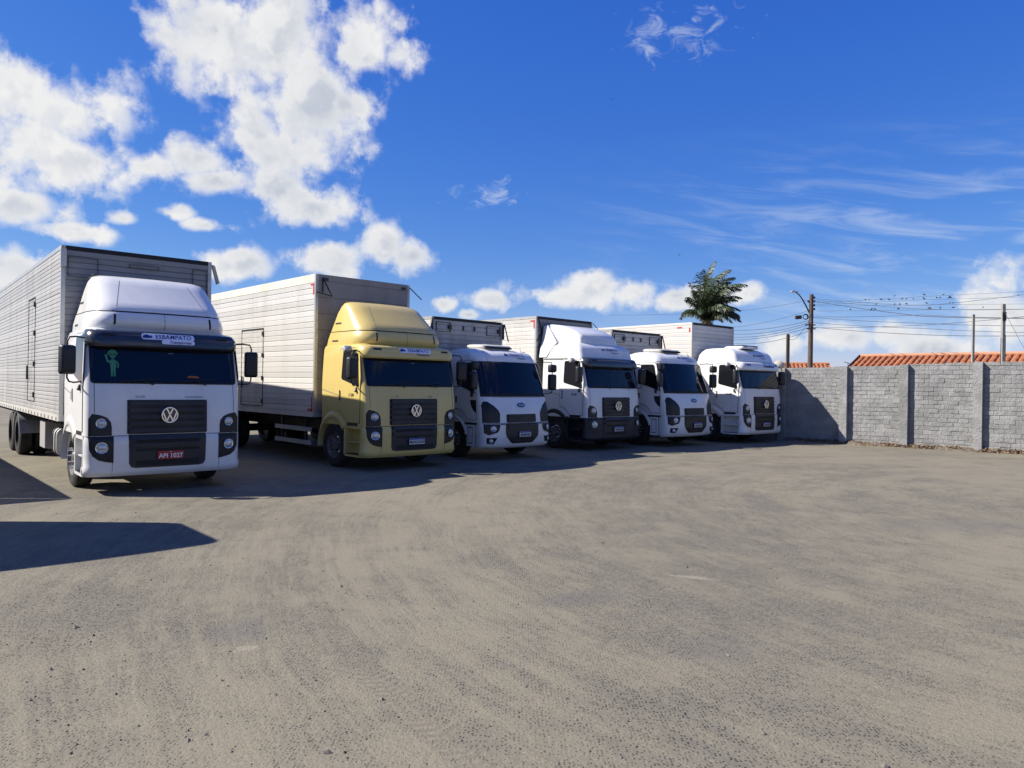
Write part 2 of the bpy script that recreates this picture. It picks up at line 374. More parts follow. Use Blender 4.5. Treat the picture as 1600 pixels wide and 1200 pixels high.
DEF_B = Prof([(3.035, .42), (3.10, .45), (3.45, .86), (3.60, 1.03), (3.68, 1.17), (3.72, 1.32)], [(3.035, 1.085), (3.2, 1.05), (3.45, 1.0), (3.6, .965), (3.68, .92), (3.72, .85)], .36, [(3.035, .46), (3.6, .30), (3.72, .22)], .04,
              [(3.035, 1.86), (3.45, 1.72), (3.72, 1.55)])
FAIR = Prof([(0, 0), (4, 0)], [(2.70, 1.235), (3.0, 1.20), (3.2, 1.12), (3.74, 1.04)])
TALL = Prof([(.96, .035), (1.83, .11), (2.43, .22), (3.0, .30), (3.25, .36), (3.38, .50), (3.44, .70)], [(.96, 1.235), (1.9, 1.245), (3.1, 1.22), (3.3, 1.17), (3.4, 1.06), (3.44, .9)], .16, .18, .05, 1.98)
FD_LOW = Prof([(.31, -.02), (.37, -.09), (.6, -.14), (.93, -.13), (.95, -.10)], [(.31, 1.19), (.37, 1.22), (.95, 1.225)], .30, .26, .09, .42)
FD_CAB = Prof([(.95, -.09), (1.3, -.055), (1.64, .06), (2.50, .36), (2.62, .41), (2.72, .48), (2.80, .59), (2.86, .76), (2.89, .98)],
              [(.95, 1.22), (1.75, 1.225), (2.5, 1.16), (2.62, 1.145), (2.72, 1.12), (2.80, 1.07), (2.86, .97), (2.89, .82)], .27, .25, .09, [(2.5, 1.80), (2.8, 1.68), (2.89, 1.50)])
def make_meshes():
    d = {}
    w = .14
    d['tyre'] = MB().lathe([(-w, .31), (-w, .40), (-w * .96, .455), (-w * .8, .49), (-w * .35, .50), (w * .35, .50), (w * .8, .49), (w * .96, .455), (w, .40), (w, .31)], n=36, closed=True).mesh('tyre', 35)
    d['rim'] = MB().lathe([(-.12, .315), (-.135, .30), (-.07, .27), (-.045, .20), (-.05, .15), (-.10, .13), (-.13, .09), (-.13, .02), (-.03, .02), (-.03, .315)], n=30, closed=True).mesh('rim', 35)
    mb = MB()
    for k in range(10):
        t = k * math.pi / 5; c = (0, .175 * math.cos(t), .175 * math.sin(t)); mb.lathe([(-.045, .02), (-.13, .02), (-.19, .006)], c=c, n=8)
    mb.lathe([(-.055, .155), (-.055, .195), (-.04, .195), (-.04, .155)], n=30, closed=True)
    d['nuts'] = mb.mesh('wheel_nuts', 35)
    d['bolt'] = MB().lathe([(0, .02), (.02, .02)], n=8).mesh('bolt')
    return d
SH = make_meshes()
def board_mesh(name, length, h, axis):
    # chamfered strip; length along `axis`, outer face towards -x (side) or -y (front)
    t = .022; prof = [(0, -h / 2), (-t + .006, -h / 2), (-t, -h / 2 + .010), (-t, h / 2 - .010), (-t + .005, h / 2), (0, h / 2)]
    mb = MB()
    def P(o, zz, l): return (o, l, zz) if axis == 'y' else (l, o, zz)
    n = len(prof); lo, hi = (0, length) if axis == 'y' else (-length / 2, length / 2)
    vs = [P(o, z, lo) for o, z in prof] + [P(o, z, hi) for o, z in prof]
    mb.add(vs, [tuple(range(n)), tuple(range(n, 2 * n))[::-1]] + [(k, (k + 1) % n, n + (k + 1) % n, n + k) for k in range(n)])
    return mb.mesh(name)
def cargo_box(root, y0, L, zb, zt, pitch, side_mt, front_mt, rail_mt, fpitch=None, hw=1.3, band=.0, seed=1):
    r_ = random.Random(seed)
    core = MB().box(-hw + .03, hw - .03, y0 + .03, y0 + L - .02, zb + .03, zt - .012).build('cargo_box', rail_mt, root)
    # boards on the side that the photograph shows, and on the front
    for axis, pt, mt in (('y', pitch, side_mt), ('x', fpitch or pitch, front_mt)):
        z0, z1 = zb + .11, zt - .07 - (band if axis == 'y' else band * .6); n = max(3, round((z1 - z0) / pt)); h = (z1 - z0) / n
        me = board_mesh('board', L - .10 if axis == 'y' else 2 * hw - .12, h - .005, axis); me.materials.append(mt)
        for i in range(n):
            o = link('board', me, None, core); j = r_.uniform(-.004, .003)
            o.location = (-hw + .022 + j, y0 + .05, z0 + h * (i + .5)) if axis == 'y' else (0, y0 + .022 + j, z0 + h * (i + .5))
            o.rotation_euler = (r_.uniform(-.0006, .0006) if axis == 'y' else 0, 0, 0)
    MB().box(hw - .03, hw, y0 + .06, y0 + L - .06, zb + .1, zt - .07).build('side_panel', side_mt, core)
    MB().box(-hw + .05, hw - .05, y0 + L - .02, y0 + L, zb + .1, zt - .07).build('rear_door', side_mt, core)
    MB().box(-hw + .04, hw - .04, y0 + .06, y0 + L - .06, zt - .012, zt - .002).build('roof', M['alu'], core)
    for sx in (-1, 1):
        a, b = sorted((sx * (hw - .06), sx * (hw + .008)))
        MB().box(a, b, y0 - .008, y0 + .055, zb, zt).build('corner_post', rail_mt, core, bevel=.008)
        MB().box(a, b, y0 + L - .06, y0 + L + .008, zb, zt).build('corner_post', rail_mt, core, bevel=.008)
        MB().box(a, b, y0 + .056, y0 + L - .061, zt - .07 - band, zt + .004).build('top_rail', rail_mt if not band else M['cream'], core, bevel=.006)
        MB().box(a, b, y0 + .056, y0 + L - .061, zb - .01, zb + .11).build('sill_rail', M['alu_white'] if side_mt != M['alu_grey'] else M['alu'], core, bevel=.006)
    MB().box(-hw + .061, hw - .061, y0 - .006, y0 + .05, zt - .07 - band * .6, zt + .003).build('front_rail', M['gap'] if not band else front_mt, core, bevel=.006)
    MB().box(-hw + .061, hw - .061, y0 - .006, y0 + .05, zb - .01, zb + .11).build('front_rail', rail_mt, core, bevel=.006)
    return core
def tie_hooks(core, y0, L, zb, hw=1.3):
    mb_me = MB().box(-hw - .016, -hw - .008, -.012, .012, -.03, .03).mesh('rivet_plate'); mb_me.materials.append(M['gap'])
    k = y0 + .25
    while k < y0 + L - .2:
        o = link('rivet_plate', mb_me, None, core); o.location = (0, k, zb + .05); k += .42
def side_door(root, y0, y1, z0, z1, hw=1.3, mt=None, hinge_y=None):
    x = -hw - .004
    mb = MB(); w = .016
    mb.box(x - .006, x + .004, y0 - w, y0, z0, z1); mb.box(x - .006, x + .004, y1, y1 + w, z0, z1)
    mb.box(x - .012, x + .004, y0 - w, y1 + w, z1, z1 + .03); mb.box(x - .006, x + .004, y0 - w, y1 + w, z0 - w, z0)
    d = mb.build('side_door', M['gap'], root)
    hy = y0 if hinge_y is None else hinge_y
    for k in (.06, .36, .66, .94):
        zz = z0 + (z1 - z0) * k; MB().box(x - .03, x - .004, hy - .035, hy + .03, zz - .055, zz + .055).build('hinge', M['dgrey'], d, bevel=.006)
    oy = y1 if hy == y0 else y0
    MB().bar((x - .03, oy - .09, z0 + .45), (x - .03, oy - .09, z0 + .75), .035).build('latch', M['dgrey'], d, bevel=.005)
    return d
def front_hatch(core, x0, x1, z0, z1, y, latch_x, mt=None):
    mb = MB(); w = .010
    for a, b, c, e in ((x0, x1, z0, z0 + w), (x0, x1, z1 - w, z1), (x0, x0 + w, z0, z1), (x1 - w, x1, z0, z1)): mb.box(a, b, y - .012, y + .01, c, e)
    mb.build('front_hatch', mt or M['dgrey'], core)
    if latch_x is not None: MB().box(latch_x - .05, latch_x + .05, y - .05, y, (z0 + z1) / 2 - .05, (z0 + z1) / 2 + .05).build('hatch_latch', M['dgrey'], core, bevel=.012)
def wheel(root, x, y, side, dual=False, nuts=None, flip=False):
    t = link('wheel', SH['tyre'], M['rubber'], root); t.location = (x, y, .5); t.rotation_euler = (rnd.uniform(0, 6), 0, 0 if side < 0 else math.pi)
    r = link('rim', SH['rim'], M['rim'], t)
    if dual: r.rotation_euler = (0, 0, math.pi)     # dished inwards
    if nuts:
        n = link('wheel_nuts', SH['nuts'], nuts, t)
    if dual:
        t2 = link('wheel', SH['tyre'], M['rubber'], root); t2.location = (x + (-side) * .33, y, .5)
        r2 = link('rim', SH['rim'], M['rim'], t2)
def lamp(root, x, y, z, r, name='headlight', tilt=0.0):
    h = MB().lathe([(.05, r * .5), (-.004, r * 1.04), (-.014, r * 1.04), (-.012, r * .93), (.025, r * .45), (.03, .004)], axis='y', c=(0, 0, 0), n=20).build(name, M['chrome'], root, smooth=40)
    h.location = (x, y, z); h.rotation_euler = (0, 0, tilt)
    MB().lathe([(-.008, r * .93), (-.02, r * .80), (-.027, r * .45), (-.029, .004)], axis='y', n=18).build('lens', M['lens'], h, smooth=60)
    return h
def plate(root, prof, x0, z0, body, kind, off=.06):
    w, h = .205, .068
    p = patch('number_plate', [(x0 - w, z0 - h), (x0 + w, z0 - h), (x0 + w, z0 + h), (x0 - w, z0 + h)], prof, off, .008, M['redplate'] if kind == 'red' else M['plate'], root, .1, 0, None)
    if kind == 'red':
        letters('lettering', body, .105, prof, x0, z0 - .014, off + .004, M['whitep'], p, bold=.002, sx=.98)
        letters('town_lettering', 'PR', .03, prof, x0, z0 + .052, off + .004, M['whitep'], p)
    else:
        patch('blue_band', [(x0 - w + .003, z0 + .032), (x0 + w - .003, z0 + .032), (x0 + w - .003, z0 + h - .002), (x0 - w + .003, z0 + h - .002)], prof, off + .003, .004, M['blueplate'], p, .1, 0, None)
        if body: letters('lettering', body, .092, prof, x0, z0 - .02, off + .004, M['ink'], p, bold=.0015, sx=.95)
        else:                                            # too blurred to read: plain dark strokes
            for k in range(7):
                xx = x0 - .155 + k * .052; patch('character_stroke', rrect(xx - .017, xx + .017, z0 - .052, z0 + .014, .006, 2), prof, off + .003, .004, M['ink'], p, 0, 0, None)
def name_decal(root, prof, x0, z0, off, mode, k=1.0):
    # small lorry drawing, the name and a second line set to the right below it
    lm = M['navy']
    if mode == 'capsule':
        d = patch('name_decal', rrect(x0 - .46 * k, x0 + .46 * k, z0 - .025 * k, z0 + .085 * k, .045 * k), prof, off, .006, M['decal'], root, .06, .02, None)
        patch('name_decal', rrect(x0 - .12 * k, x0 + .46 * k, z0 - .10 * k, z0 - .0252 * k, .03 * k), prof, off - .0004, .006, M['decal'], root, .06, .02, None)
    elif mode == 'pale':
        d = patch('name_decal', rrect(x0 - .44 * k, x0 + .46 * k, z0 - .03 * k, z0 + .08 * k, .03 * k), prof, off, .006, M['decal'], root, .06, .02, None)
    else:
        d = None
    tgt = d or root; o2 = off + .005
    a = letters('name_lettering', 'ESBAMPATO', .112 * k, prof, x0 + .085 * k, z0 + .03 * k, o2, lm, tgt, shear=.12, bold=.0012 * k, space=1.05, sx=.98)
    b = letters('second_line_lettering', 'Transportes', .078 * k, prof, x0 + .20 * k, z0 - .062 * k, o2 + .001, lm, tgt, shear=.35, bold=.0008 * k, sx=1.02)
    g_ = [(-.44, .0), (-.33, .0), (-.315, .02), (-.30, .0), (-.285, .0), (-.285, .045), (-.335, .05), (-.36, .07), (-.42, .055), (-.44, .03)]
    patch('lorry_drawing', [(x0 + u * k, z0 + v * k) for u, v in g_], prof, o2, .003, lm, tgt, 0, 0, None)
def round_emblem(root, prof, x0, z0, r):
    y0 = prof.y(x0, z0) - .075
    em = MB().lathe([(-.012, r), (-.016, r * .97), (-.016, r * .86), (-.012, r * .83), (.03, r * .83), (.03, r)], axis='y', n=32, closed=True)
    em = em.build('emblem', M['chrome'], root, smooth=30); em.location = (x0, y0, z0)
    MB().lathe([(.0, r * .9), (.02, r * .9)], axis='y', n=28).build('emblem_ground', M['oval'], em)
    mb = MB(); s_ = r
    def st(a, b): mb.bar((a[0] * s_, -.006, a[1] * s_), (b[0] * s_, -.006, b[1] * s_), .012, .145 * s_ * 1.1, upv=(b[1] - a[1], 0, -(b[0] - a[0])))
    for q in (-1, 1):
        st((q * .36, .80), (q * .02, .08)); st((q * .80, .36), (q * .38, -.74)); st((q * .36, -.76), (q * .02, .02))
    mb.build('emblem_letters', M['chrome'], em)
def oval_emblem(root, prof, x0, z0, w, h):
    p = patch('emblem', [(x0 + w * math.cos(t * math.pi / 14), z0 + h * math.sin(t * math.pi / 14)) for t in range(28)], prof, .02, .02, M['chrome'], root, 0, 0, None)
    patch('emblem_ground', [(x0 + w * .9 * math.cos(t * math.pi / 14), z0 + h * .84 * math.sin(t * math.pi / 14)) for t in range(28)], prof, .024, .006, M['oval'], p, 0, 0, None)
    letters('emblem_lettering', 'Ford', h * 1.15, prof, x0, z0, .027, M['whitep'], p, shear=.25, bold=.001, sx=1.15)
def mirror(root, side, x, y, z, w, h, top, bot, mt, yaw=.25):
    mb = MB(); c = rrect(-w / 2, w / 2, -h / 2, h / 2, .045, 4)
    rings = [[(u * k, yy, v * k2) for u, v in c] for yy, k, k2 in ((-.085, .55, .72), (-.075, .78, .86), (-.045, .95, .97), (0, 1, 1), (.035, 1, 1), (.045, .96, .98))]
    mb.loft(rings); o = mb.build('mirror', mt, root, smooth=45); o.location = (x, y, z); o.rotation_euler = (0, 0, side * -yaw)
    g_ = MB().prism([(u * .9, v * .94) for u, v in c], 'y', .040, .048).build('mirror_glass', M['chrome'], o)
    for e, zz in ((top, z + h / 2 - .02), (bot, z - h / 2 + .02)):
        s_ = 1 if zz > z else -1
        pts = [e, (e[0] + (x - e[0]) * .55, e[1] + (y - e[1]) * .6, e[2] + s_ * .015), (x - side * .03, y, e[2] + s_ * .0), (x, y + .005, zz + (e[2] - zz) * .55), (x, y, zz)]
        MB().tube(pts, .0135, 8).build('mirror_arm', M['black'], root, smooth=60)
def chassis(root, y0, L, axles, nuts=None, tank=True):
    mb = MB()
    for s in (-1, 1): mb.box(s * .43 - .04, s * .43 + .04, .5, L - .3, .72, 1.02)
    for k in range(int((L - 2) / .9)): mb.box(-.39, .39, 1.2 + k * .9, 1.28 + k * .9, .78, .98)
    mb.build('chassis', M['chassis'], root)
    mb = MB()
    k = y0 + .15
    while k < y0 + L_BOX(root) - .2: mb.box(-1.2, 1.2, k, k + .06, 1.025, 1.075); k += .4
    for yy in [1.45] + axles: mb.tube([(-.95, yy, .5), (.95, yy, .5)], .07, 10)
    mb.box(-.35, .35, .5, 1.6, .62, 1.0)                   # engine mass between the rails
    mb.build('underframe', M['chassis'], root)
def L_BOX(root): return root['box_len']
def fender(root, side, mt, y0=1.45, x0=.93, x1=1.258, ri=.565, w=.20, a0=38, a1=186):
    mb = MB(); n = 20; rings = []
    for i in range(n + 1):
        deg = a0 + (a1 - a0) * i / n; t = R(deg); c, s = math.cos(t), math.sin(t)
        ro = ri + .035 + (w - .035) * max(0, min(1, (150 - deg) / 60)) ** .8
        def P(x, r): return (side * x, y0 - c * r, .5 + s * r)
        e = min(.05, (ro - ri) * .4)
        rings.append([P(x0, ri), P(x1 - .02, ri), P(x1, ri + e * .5), P(x1 - .005, ro - e), P(x1 - .05, ro - e * .1), P(x1 - .12, ro), P(x0, ro)])
    mb.loft(rings); return mb.build('wheel_arch', mt, root, smooth=50)
def vw_truck(root, s):
    paint, vis, bump = s['paint'], s['visor'], s['bumper']
    cabp = TALL if s['roof'] == 'tall' else VW_HIGH if s['roof'] != 'std' else VW_CAB
    zs = [.96, 1.2, 1.5, 1.83, 2.1, 2.43, 2.62, 2.66, 2.70, 2.74] if s['roof'] == 'std' else [.96, 1.2, 1.5, 1.83, 2.1, 2.43, 2.66, 2.73, 2.80, 2.88, 2.95, 3.0, 3.06, 3.1, 3.14, 3.18]
    if s['roof'] == 'tall': zs = zs[:6] + [2.7, 3.0, 3.1, 3.2, 3.25, 3.3, 3.38, 3.44]
    cab = cabp.loft(zs).build('cab', paint, root, smooth=38)
    VW_LOW.loft([.30, .33, .36, .40, .44, .47, .62, .80, .90, .945, .957]).build('bumper', bump, root, smooth=38)
    VISOR.loft([2.42, 2.45, 2.5, 2.56, 2.61, 2.66, 2.69, 2.705]).build('sun_visor', vis, root, smooth=45)
    for sx in (-1, 1):                                   # small recessed slots at the ends of the visor
        patch('visor_slot', rrect(*sorted((sx * 1.0, sx * .80)), 2.595, 2.635, .012, 2), VISOR, .004, .004, M['gap'], root, .05, 0, None)
    # windscreen with its rubber, wipers
    patch('windscreen_rubber', rrect(-1.165, 1.165, 1.815, 2.47, .06), cabp, .006, .01, M['gap'], root, .04, .1)
    g_ = patch('windscreen', rrect(-1.14, 1.14, 1.84, 2.46, .05), cabp, .012, .008, M['glass'], root, .04, .1)
    for a, b in ((-.75, -.1), (.1, .75)):
        mb = MB(); mb.tube([(a, cabp.y(a, 1.85) - .03, 1.85), (b, cabp.y(b, 1.9) - .03, 1.90)], .011, 6); mb.tube([((a + b) / 2 + .2, cabp.y(a, 1.8) - .03, 1.80), ((a + b) / 2, cabp.y(0, 1.87) - .035, 1.875)], .009, 6)
        mb.build('wiper', M['black'], root)
    patch('inspection_sticker', rrect(.02, .11, 2.33, 2.35, .005, 2), cabp, .014, .003, M['grey_text'], root, 0, 0, None)
    # grille
    gr = patch('grille', rrect(-.635, .635, .985, 1.55, .02), cabp, .012, .02, M['black'], root, .1, .1)
    low = [(-.615, .975), (-.605, .50), (-.57, .44), (-.50, .425), (.50, .425), (.57, .44), (.605, .50), (.615, .975)]
    gl = patch('lower_grille', low[::-1], VW_LOW, .010, .02, M['dgrey'], root, .1, .1)
    for k in range(5):
        zz = 1.495 - k * .112
        patch('slat', [(-.61, zz - .034), (.61, zz - .034), (.60, zz + .03), (-.60, zz + .03)], cabp, .048, .034, M['dgrey'], gr, .1, 0, 30)
    for zz, hh in ((.925, .035), (.80, .03)): patch('slat', [(-.59, zz - hh), (.59, zz - hh), (.58, zz + hh), (-.58, zz + hh)], VW_LOW, .042, .032, M['dgrey'], gl, .1, 0, 30)
    for zz, hh in ((.862, .022), (.50, .045), (.72, .02)): patch('air_opening', rrect(-.50, .50, zz - hh, zz + hh, .015, 2), VW_LOW, .0135, .004, M['gap'], gl, .1, 0, None)
    round_emblem(gr, cabp, .0, 1.295, .135)
    plate(root, VW_LOW, .02, .625, s['plate'], s['plate_kind'], .055)
    # lamp clusters: upper on the cab, lower on the bumper
    up = [(-1.19, .965), (-1.19, 1.24), (-1.14, 1.325), (-1.02, 1.30), (-.93, 1.26), (-.875, 1.19), (-.86, 1.10), (-.86, .965)]
    lo = [(-1.19, .955), (-1.175, .74), (-1.13, .64), (-1.05, .575), (-.95, .545), (-.835, .525), (-.835, .955)]
    for sx in (-1, 1):
        f = (lambda p: p) if sx < 0 else mirror_poly
        patch('lamp_surround', f(up), cabp, .008, .02, M['lampblack'], root, .03, .1)
        patch('lamp_surround', f(lo), VW_LOW, .008, .02, M['lampblack'], root, .03, .1)
        lamp(root, sx * 1.01, cabp.y(1.01, 1.17) - .012, 1.17, .075, tilt=sx * .25)
        lamp(root, sx * 1.005, VW_LOW.y(1.005, .775) - .012, .775, .088, tilt=sx * .25)
        # doors
        door = [(.30, 1.03), (.78, 1.03), (.88, 1.13), (1.02, 1.23), (1.17, 1.28), (1.17, 2.60), (1.10, 2.64), (.42, 2.64), (.36, 2.56), (.26, 2.0)]
        spatch('door_gap', [(.285, 1.015)] + [(a + (.015 if a > .5 else -.012), b + (.014 if b > 2 else -.012)) for a, b in door[1:]], cabp, sx, .003, .006, M['gap'], root)
        dr = spatch('door', door, cabp, sx, .011, .008, paint, root)
        win = [(.30, 1.80), (.45, 1.83), (1.0, 1.955), (1.035, 2.0), (1.02, 2.56), (.98, 2.60), (.46, 2.60), (.41, 2.55)]
        spatch('door_window', win, cabp, sx, .016, .006, M['side_glass'], dr)
        hd = spatch('door_handle', rrect(1.06, 1.12, 1.49, 1.72, .028), cabp, sx, .016, .006, M['black'], dr)
        MB().box(*sorted((sx * 1.268, sx * 1.282)), 1.078, 1.10, 1.53, 1.68).build('handle_grip', paint, dr, bevel=.004)
        spatch('waist_crease', [(1.19, 1.60), (1.9, 1.72), (1.9, 1.735), (1.19, 1.615)], cabp, sx, .002, .004, M['grey_text'], root)
        fender(root, sx, paint if s['roof'] != 'highdef' else M['dgrey'], w=.22 if s['roof'] != 'highdef' else .16)
        # step well
        mb = MB()
        def bx(x0, x1, *a): mb.box(*sorted((sx * x0, sx * x1)), *a)
        bx(1.02, 1.04, .275, .90, .32, .94); bx(.98, 1.24, .86, .915, .33, .985); bx(1.02, 1.245, .272, .86, .30, .345)
        bx(1.041, 1.235, .272, .858, .90, .958)
        mb.build('step_well', bump, root, bevel=.012)
        MB().box(*sorted((sx * 1.042, sx * 1.20)), .30, .84, .60, .625).build('step', bump, root, bevel=.006)
        MB().box(*sorted((sx * 1.042, sx * 1.236)), .30, .84, .347, .358).build('step', M['black'], root)
        MB().box(*sorted((sx * 1.03, sx * 1.24)), .37, .80, .962, 1.02).build('sill_trim', M['black'], root, bevel=.01)
        mirror(root, sx, sx * 1.475, .24, 2.19, .235, .47, (sx * 1.17, .40, 2.55), (sx * 1.235, .45, 1.84), M['black'])
        if s.get('kerb_mirror'):
            k = MB().loft([[(u * q, yy, v * q) for u, v in rrect(-.10, .10, -.07, .07, .03)] for yy, q in ((-.08, .5), (-.05, .9), (.0, 1), (.03, 1))]).build('kerb_mirror', M['steel'], root, smooth=40)
            k.location = (sx * 1.36, .62, 2.60); k.rotation_euler = (R(-35), 0, 0)
        MB().tube([(sx * 1.25, .42, 1.78), (sx * 1.28, .40, 1.70)], .035, 8).build('mirror_foot', M['black'], root)
        wheel(root, sx * 1.05, 1.45, sx, nuts=s.get('nuts') or M['rim'])
        for yy in s['axles']: wheel(root, sx * 1.07, yy, sx, dual=True)
        if s['roof'] == 'std':
            spatch('vent_slot', rrect(1.40, 1.66, 2.80, 2.835, .015, 2), DEF_A, sx, .004, .01, M['gap'], root)
            o = MB().box(-.008, .008, -.12, .12, -.016, .016).build('vent_slot', M['gap'], root, bevel=.004); o.location = (sx * 1.047, 1.55, 3.22); o.rotation_euler = (0, sx * -.21, 0)
            patch('vent_slot', [(sx * .76, 2.80), (sx * .79, 2.80), (sx * .785, 2.98), (sx * .75, 2.98)], DEF_A, .004, .006, M['gap'], root, 0, .05, None)
    if s.get('door_text'): sletters('door_lettering', s['door_text'], .085, cabp, -1, .62, 1.62, .0135, M['ink'], root, .002)
    if s.get('front_text'):
        letters('front_lettering', s['front_text'][0], .055, cabp, -.44, 1.60, .004, M['grey_text'], root); letters('front_lettering', s['front_text'][1], .055, cabp, .42, 1.60, .004, M['grey_text'], root)
    for sx in (-1, 1):
        patch('panel_gap', [(sx * 1.105, 1.34), (sx * 1.113, 1.34), (sx * 1.113, 1.81), (sx * 1.105, 1.81)], cabp, .002, .004, M['gap'], root, 0, .1, None)
        patch('panel_gap', [(sx * .845, .33), (sx * .851, .33), (sx * .851, .53), (sx * .845, .53)], VW_LOW, .002, .004, M['gap'], root, 0, .05, None)
        patch('panel_gap', [(sx * .64, .957), (sx * .86, .957), (sx * .86, .966), (sx * .64, .966)], VW_LOW, .004, .02, M['gap'], root, .05, 0, None)
    # roof furniture
    if s['roof'] == 'std':
        dfl = DEF_A.loft([2.70, 2.73, 2.76, 2.80, 2.85, 2.90, 2.95, 2.99, 3.015]).build('roof_fairing', paint, root, smooth=50)
        DEF_A2 = MB(); DEF_A2.loft([DEF_B.ring(3.01), DEF_B.ring(3.04)]); o = DEF_A2.build('fairing_seam', M['gap'], dfl); o.scale = (.992, .994, 1)
        DEF_B.loft([3.034, 3.05, 3.10, 3.2, 3.33, 3.45, 3.53, 3.60, 3.645, 3.68, 3.705, 3.72]).build('wind_deflector', paint, root, smooth=50)
        for q in (-.56, .56): patch('deflector_seam', [(q - .004 + (q * .32), 3.06), (q + .004 + q * .32, 3.06), (q + .004, 3.62), (q - .004, 3.62)], DEF_B, .002, .003, M['grey_text'], root, 0, .06, None)
        patch('fairing_joint', [(-.003, 2.74), (.003, 2.74), (.003, 3.01), (-.003, 3.01)], DEF_A, .003, .004, M['gap'], root, 0, .04, None)
        MB().bar((-.95, 1.62, 3.66), (-.88, 1.42, 3.74), .02).build('deflector_strut', M['gap'], root)
    elif s['roof'] == 'highdef':
        rings = []
        for yy, hw, zb, zt, rr in ((.60, .78, 3.12, 3.17, .02), (.64, .82, 3.12, 3.30, .05), (.70, .83, 3.12, 3.40, .06), (.90, .87, 3.13, 3.50, .10), (1.2, .93, 3.14, 3.62, .14), (1.55, .99, 3.15, 3.71, .16), (1.8, 1.02, 3.16, 3.74, .16), (1.98, 1.04, 3.17, 3.75, .16)):
            p = rrect(-hw - .05, hw + .05, zb, zt, .02, 5, (rr, rr, .02, .02)); rings.append([(u * (1 - .10 * max(0, (v - zb) / (zt - zb)) ** 2), yy + .10 * abs(u / hw) ** 3, v) for u, v in p])
        d_ = MB().loft(rings).build('wind_deflector', paint, root, smooth=50)
        for sx in (-1, 1):
            spatch('side_fairing', [(1.78, 2.72), (2.07, 2.72), (2.07, 3.68), (1.90, 3.70), (1.45, 3.15)], FAIR, sx, .0, .12, paint, root)
            MB().box(*sorted((sx * 1.222, sx * 1.236)), .95, 1.9, 2.655, 2.70).build('rain_gutter', M['rail'], root)
    elif s['roof'] == 'highac':
        ac = MB().loft([[(u * k, v * k2 + .95, 3.165 + h_) for u, v in rrect(-.52, .52, -.38, .38, .12)] for h_, k, k2 in ((0, 1, 1), (.05, 1.02, 1.02), (.085, .96, .95), (.10, .8, .8))]).build('roof_air_conditioner', M['white'], root, smooth=40)
        MB().box(-.48, .48, .60, .98, 3.258, 3.285).build('intake_grille', M['gap'], ac, bevel=.008)
        sletters_side = None
    dm = s['decal']
    if dm[0] == 'visor': name_decal(root, VISOR, dm[1], 2.585, .008, dm[2], .92)
    else: name_decal(root, cabp, dm[1], dm[3], .004, 'plain', .88)
    if s.get('visor_text'): letters('visor_lettering', s['visor_text'], .135, VISOR, .38, 2.58, .010, M['navy'], root, shear=.1, bold=.004)
    if s['roof'] == 'highac':
        patch('marker_panel', rrect(-.98, -.66, 2.56, 2.64, .02), VISOR, .005, .004, M['whitep'], root, .05, 0, None)
        patch('marker_print', rrect(-.96, -.72, 2.575, 2.625, .01, 2), VISOR, .008, .003, M['navy'], root, .05, 0, None)
        patch('roof_panel_gap', [(-1.02, 2.712), (1.02, 2.712), (1.02, 2.722), (-1.02, 2.722)], cabp, .003, .004, M['gap'], root, .06, 0, None)
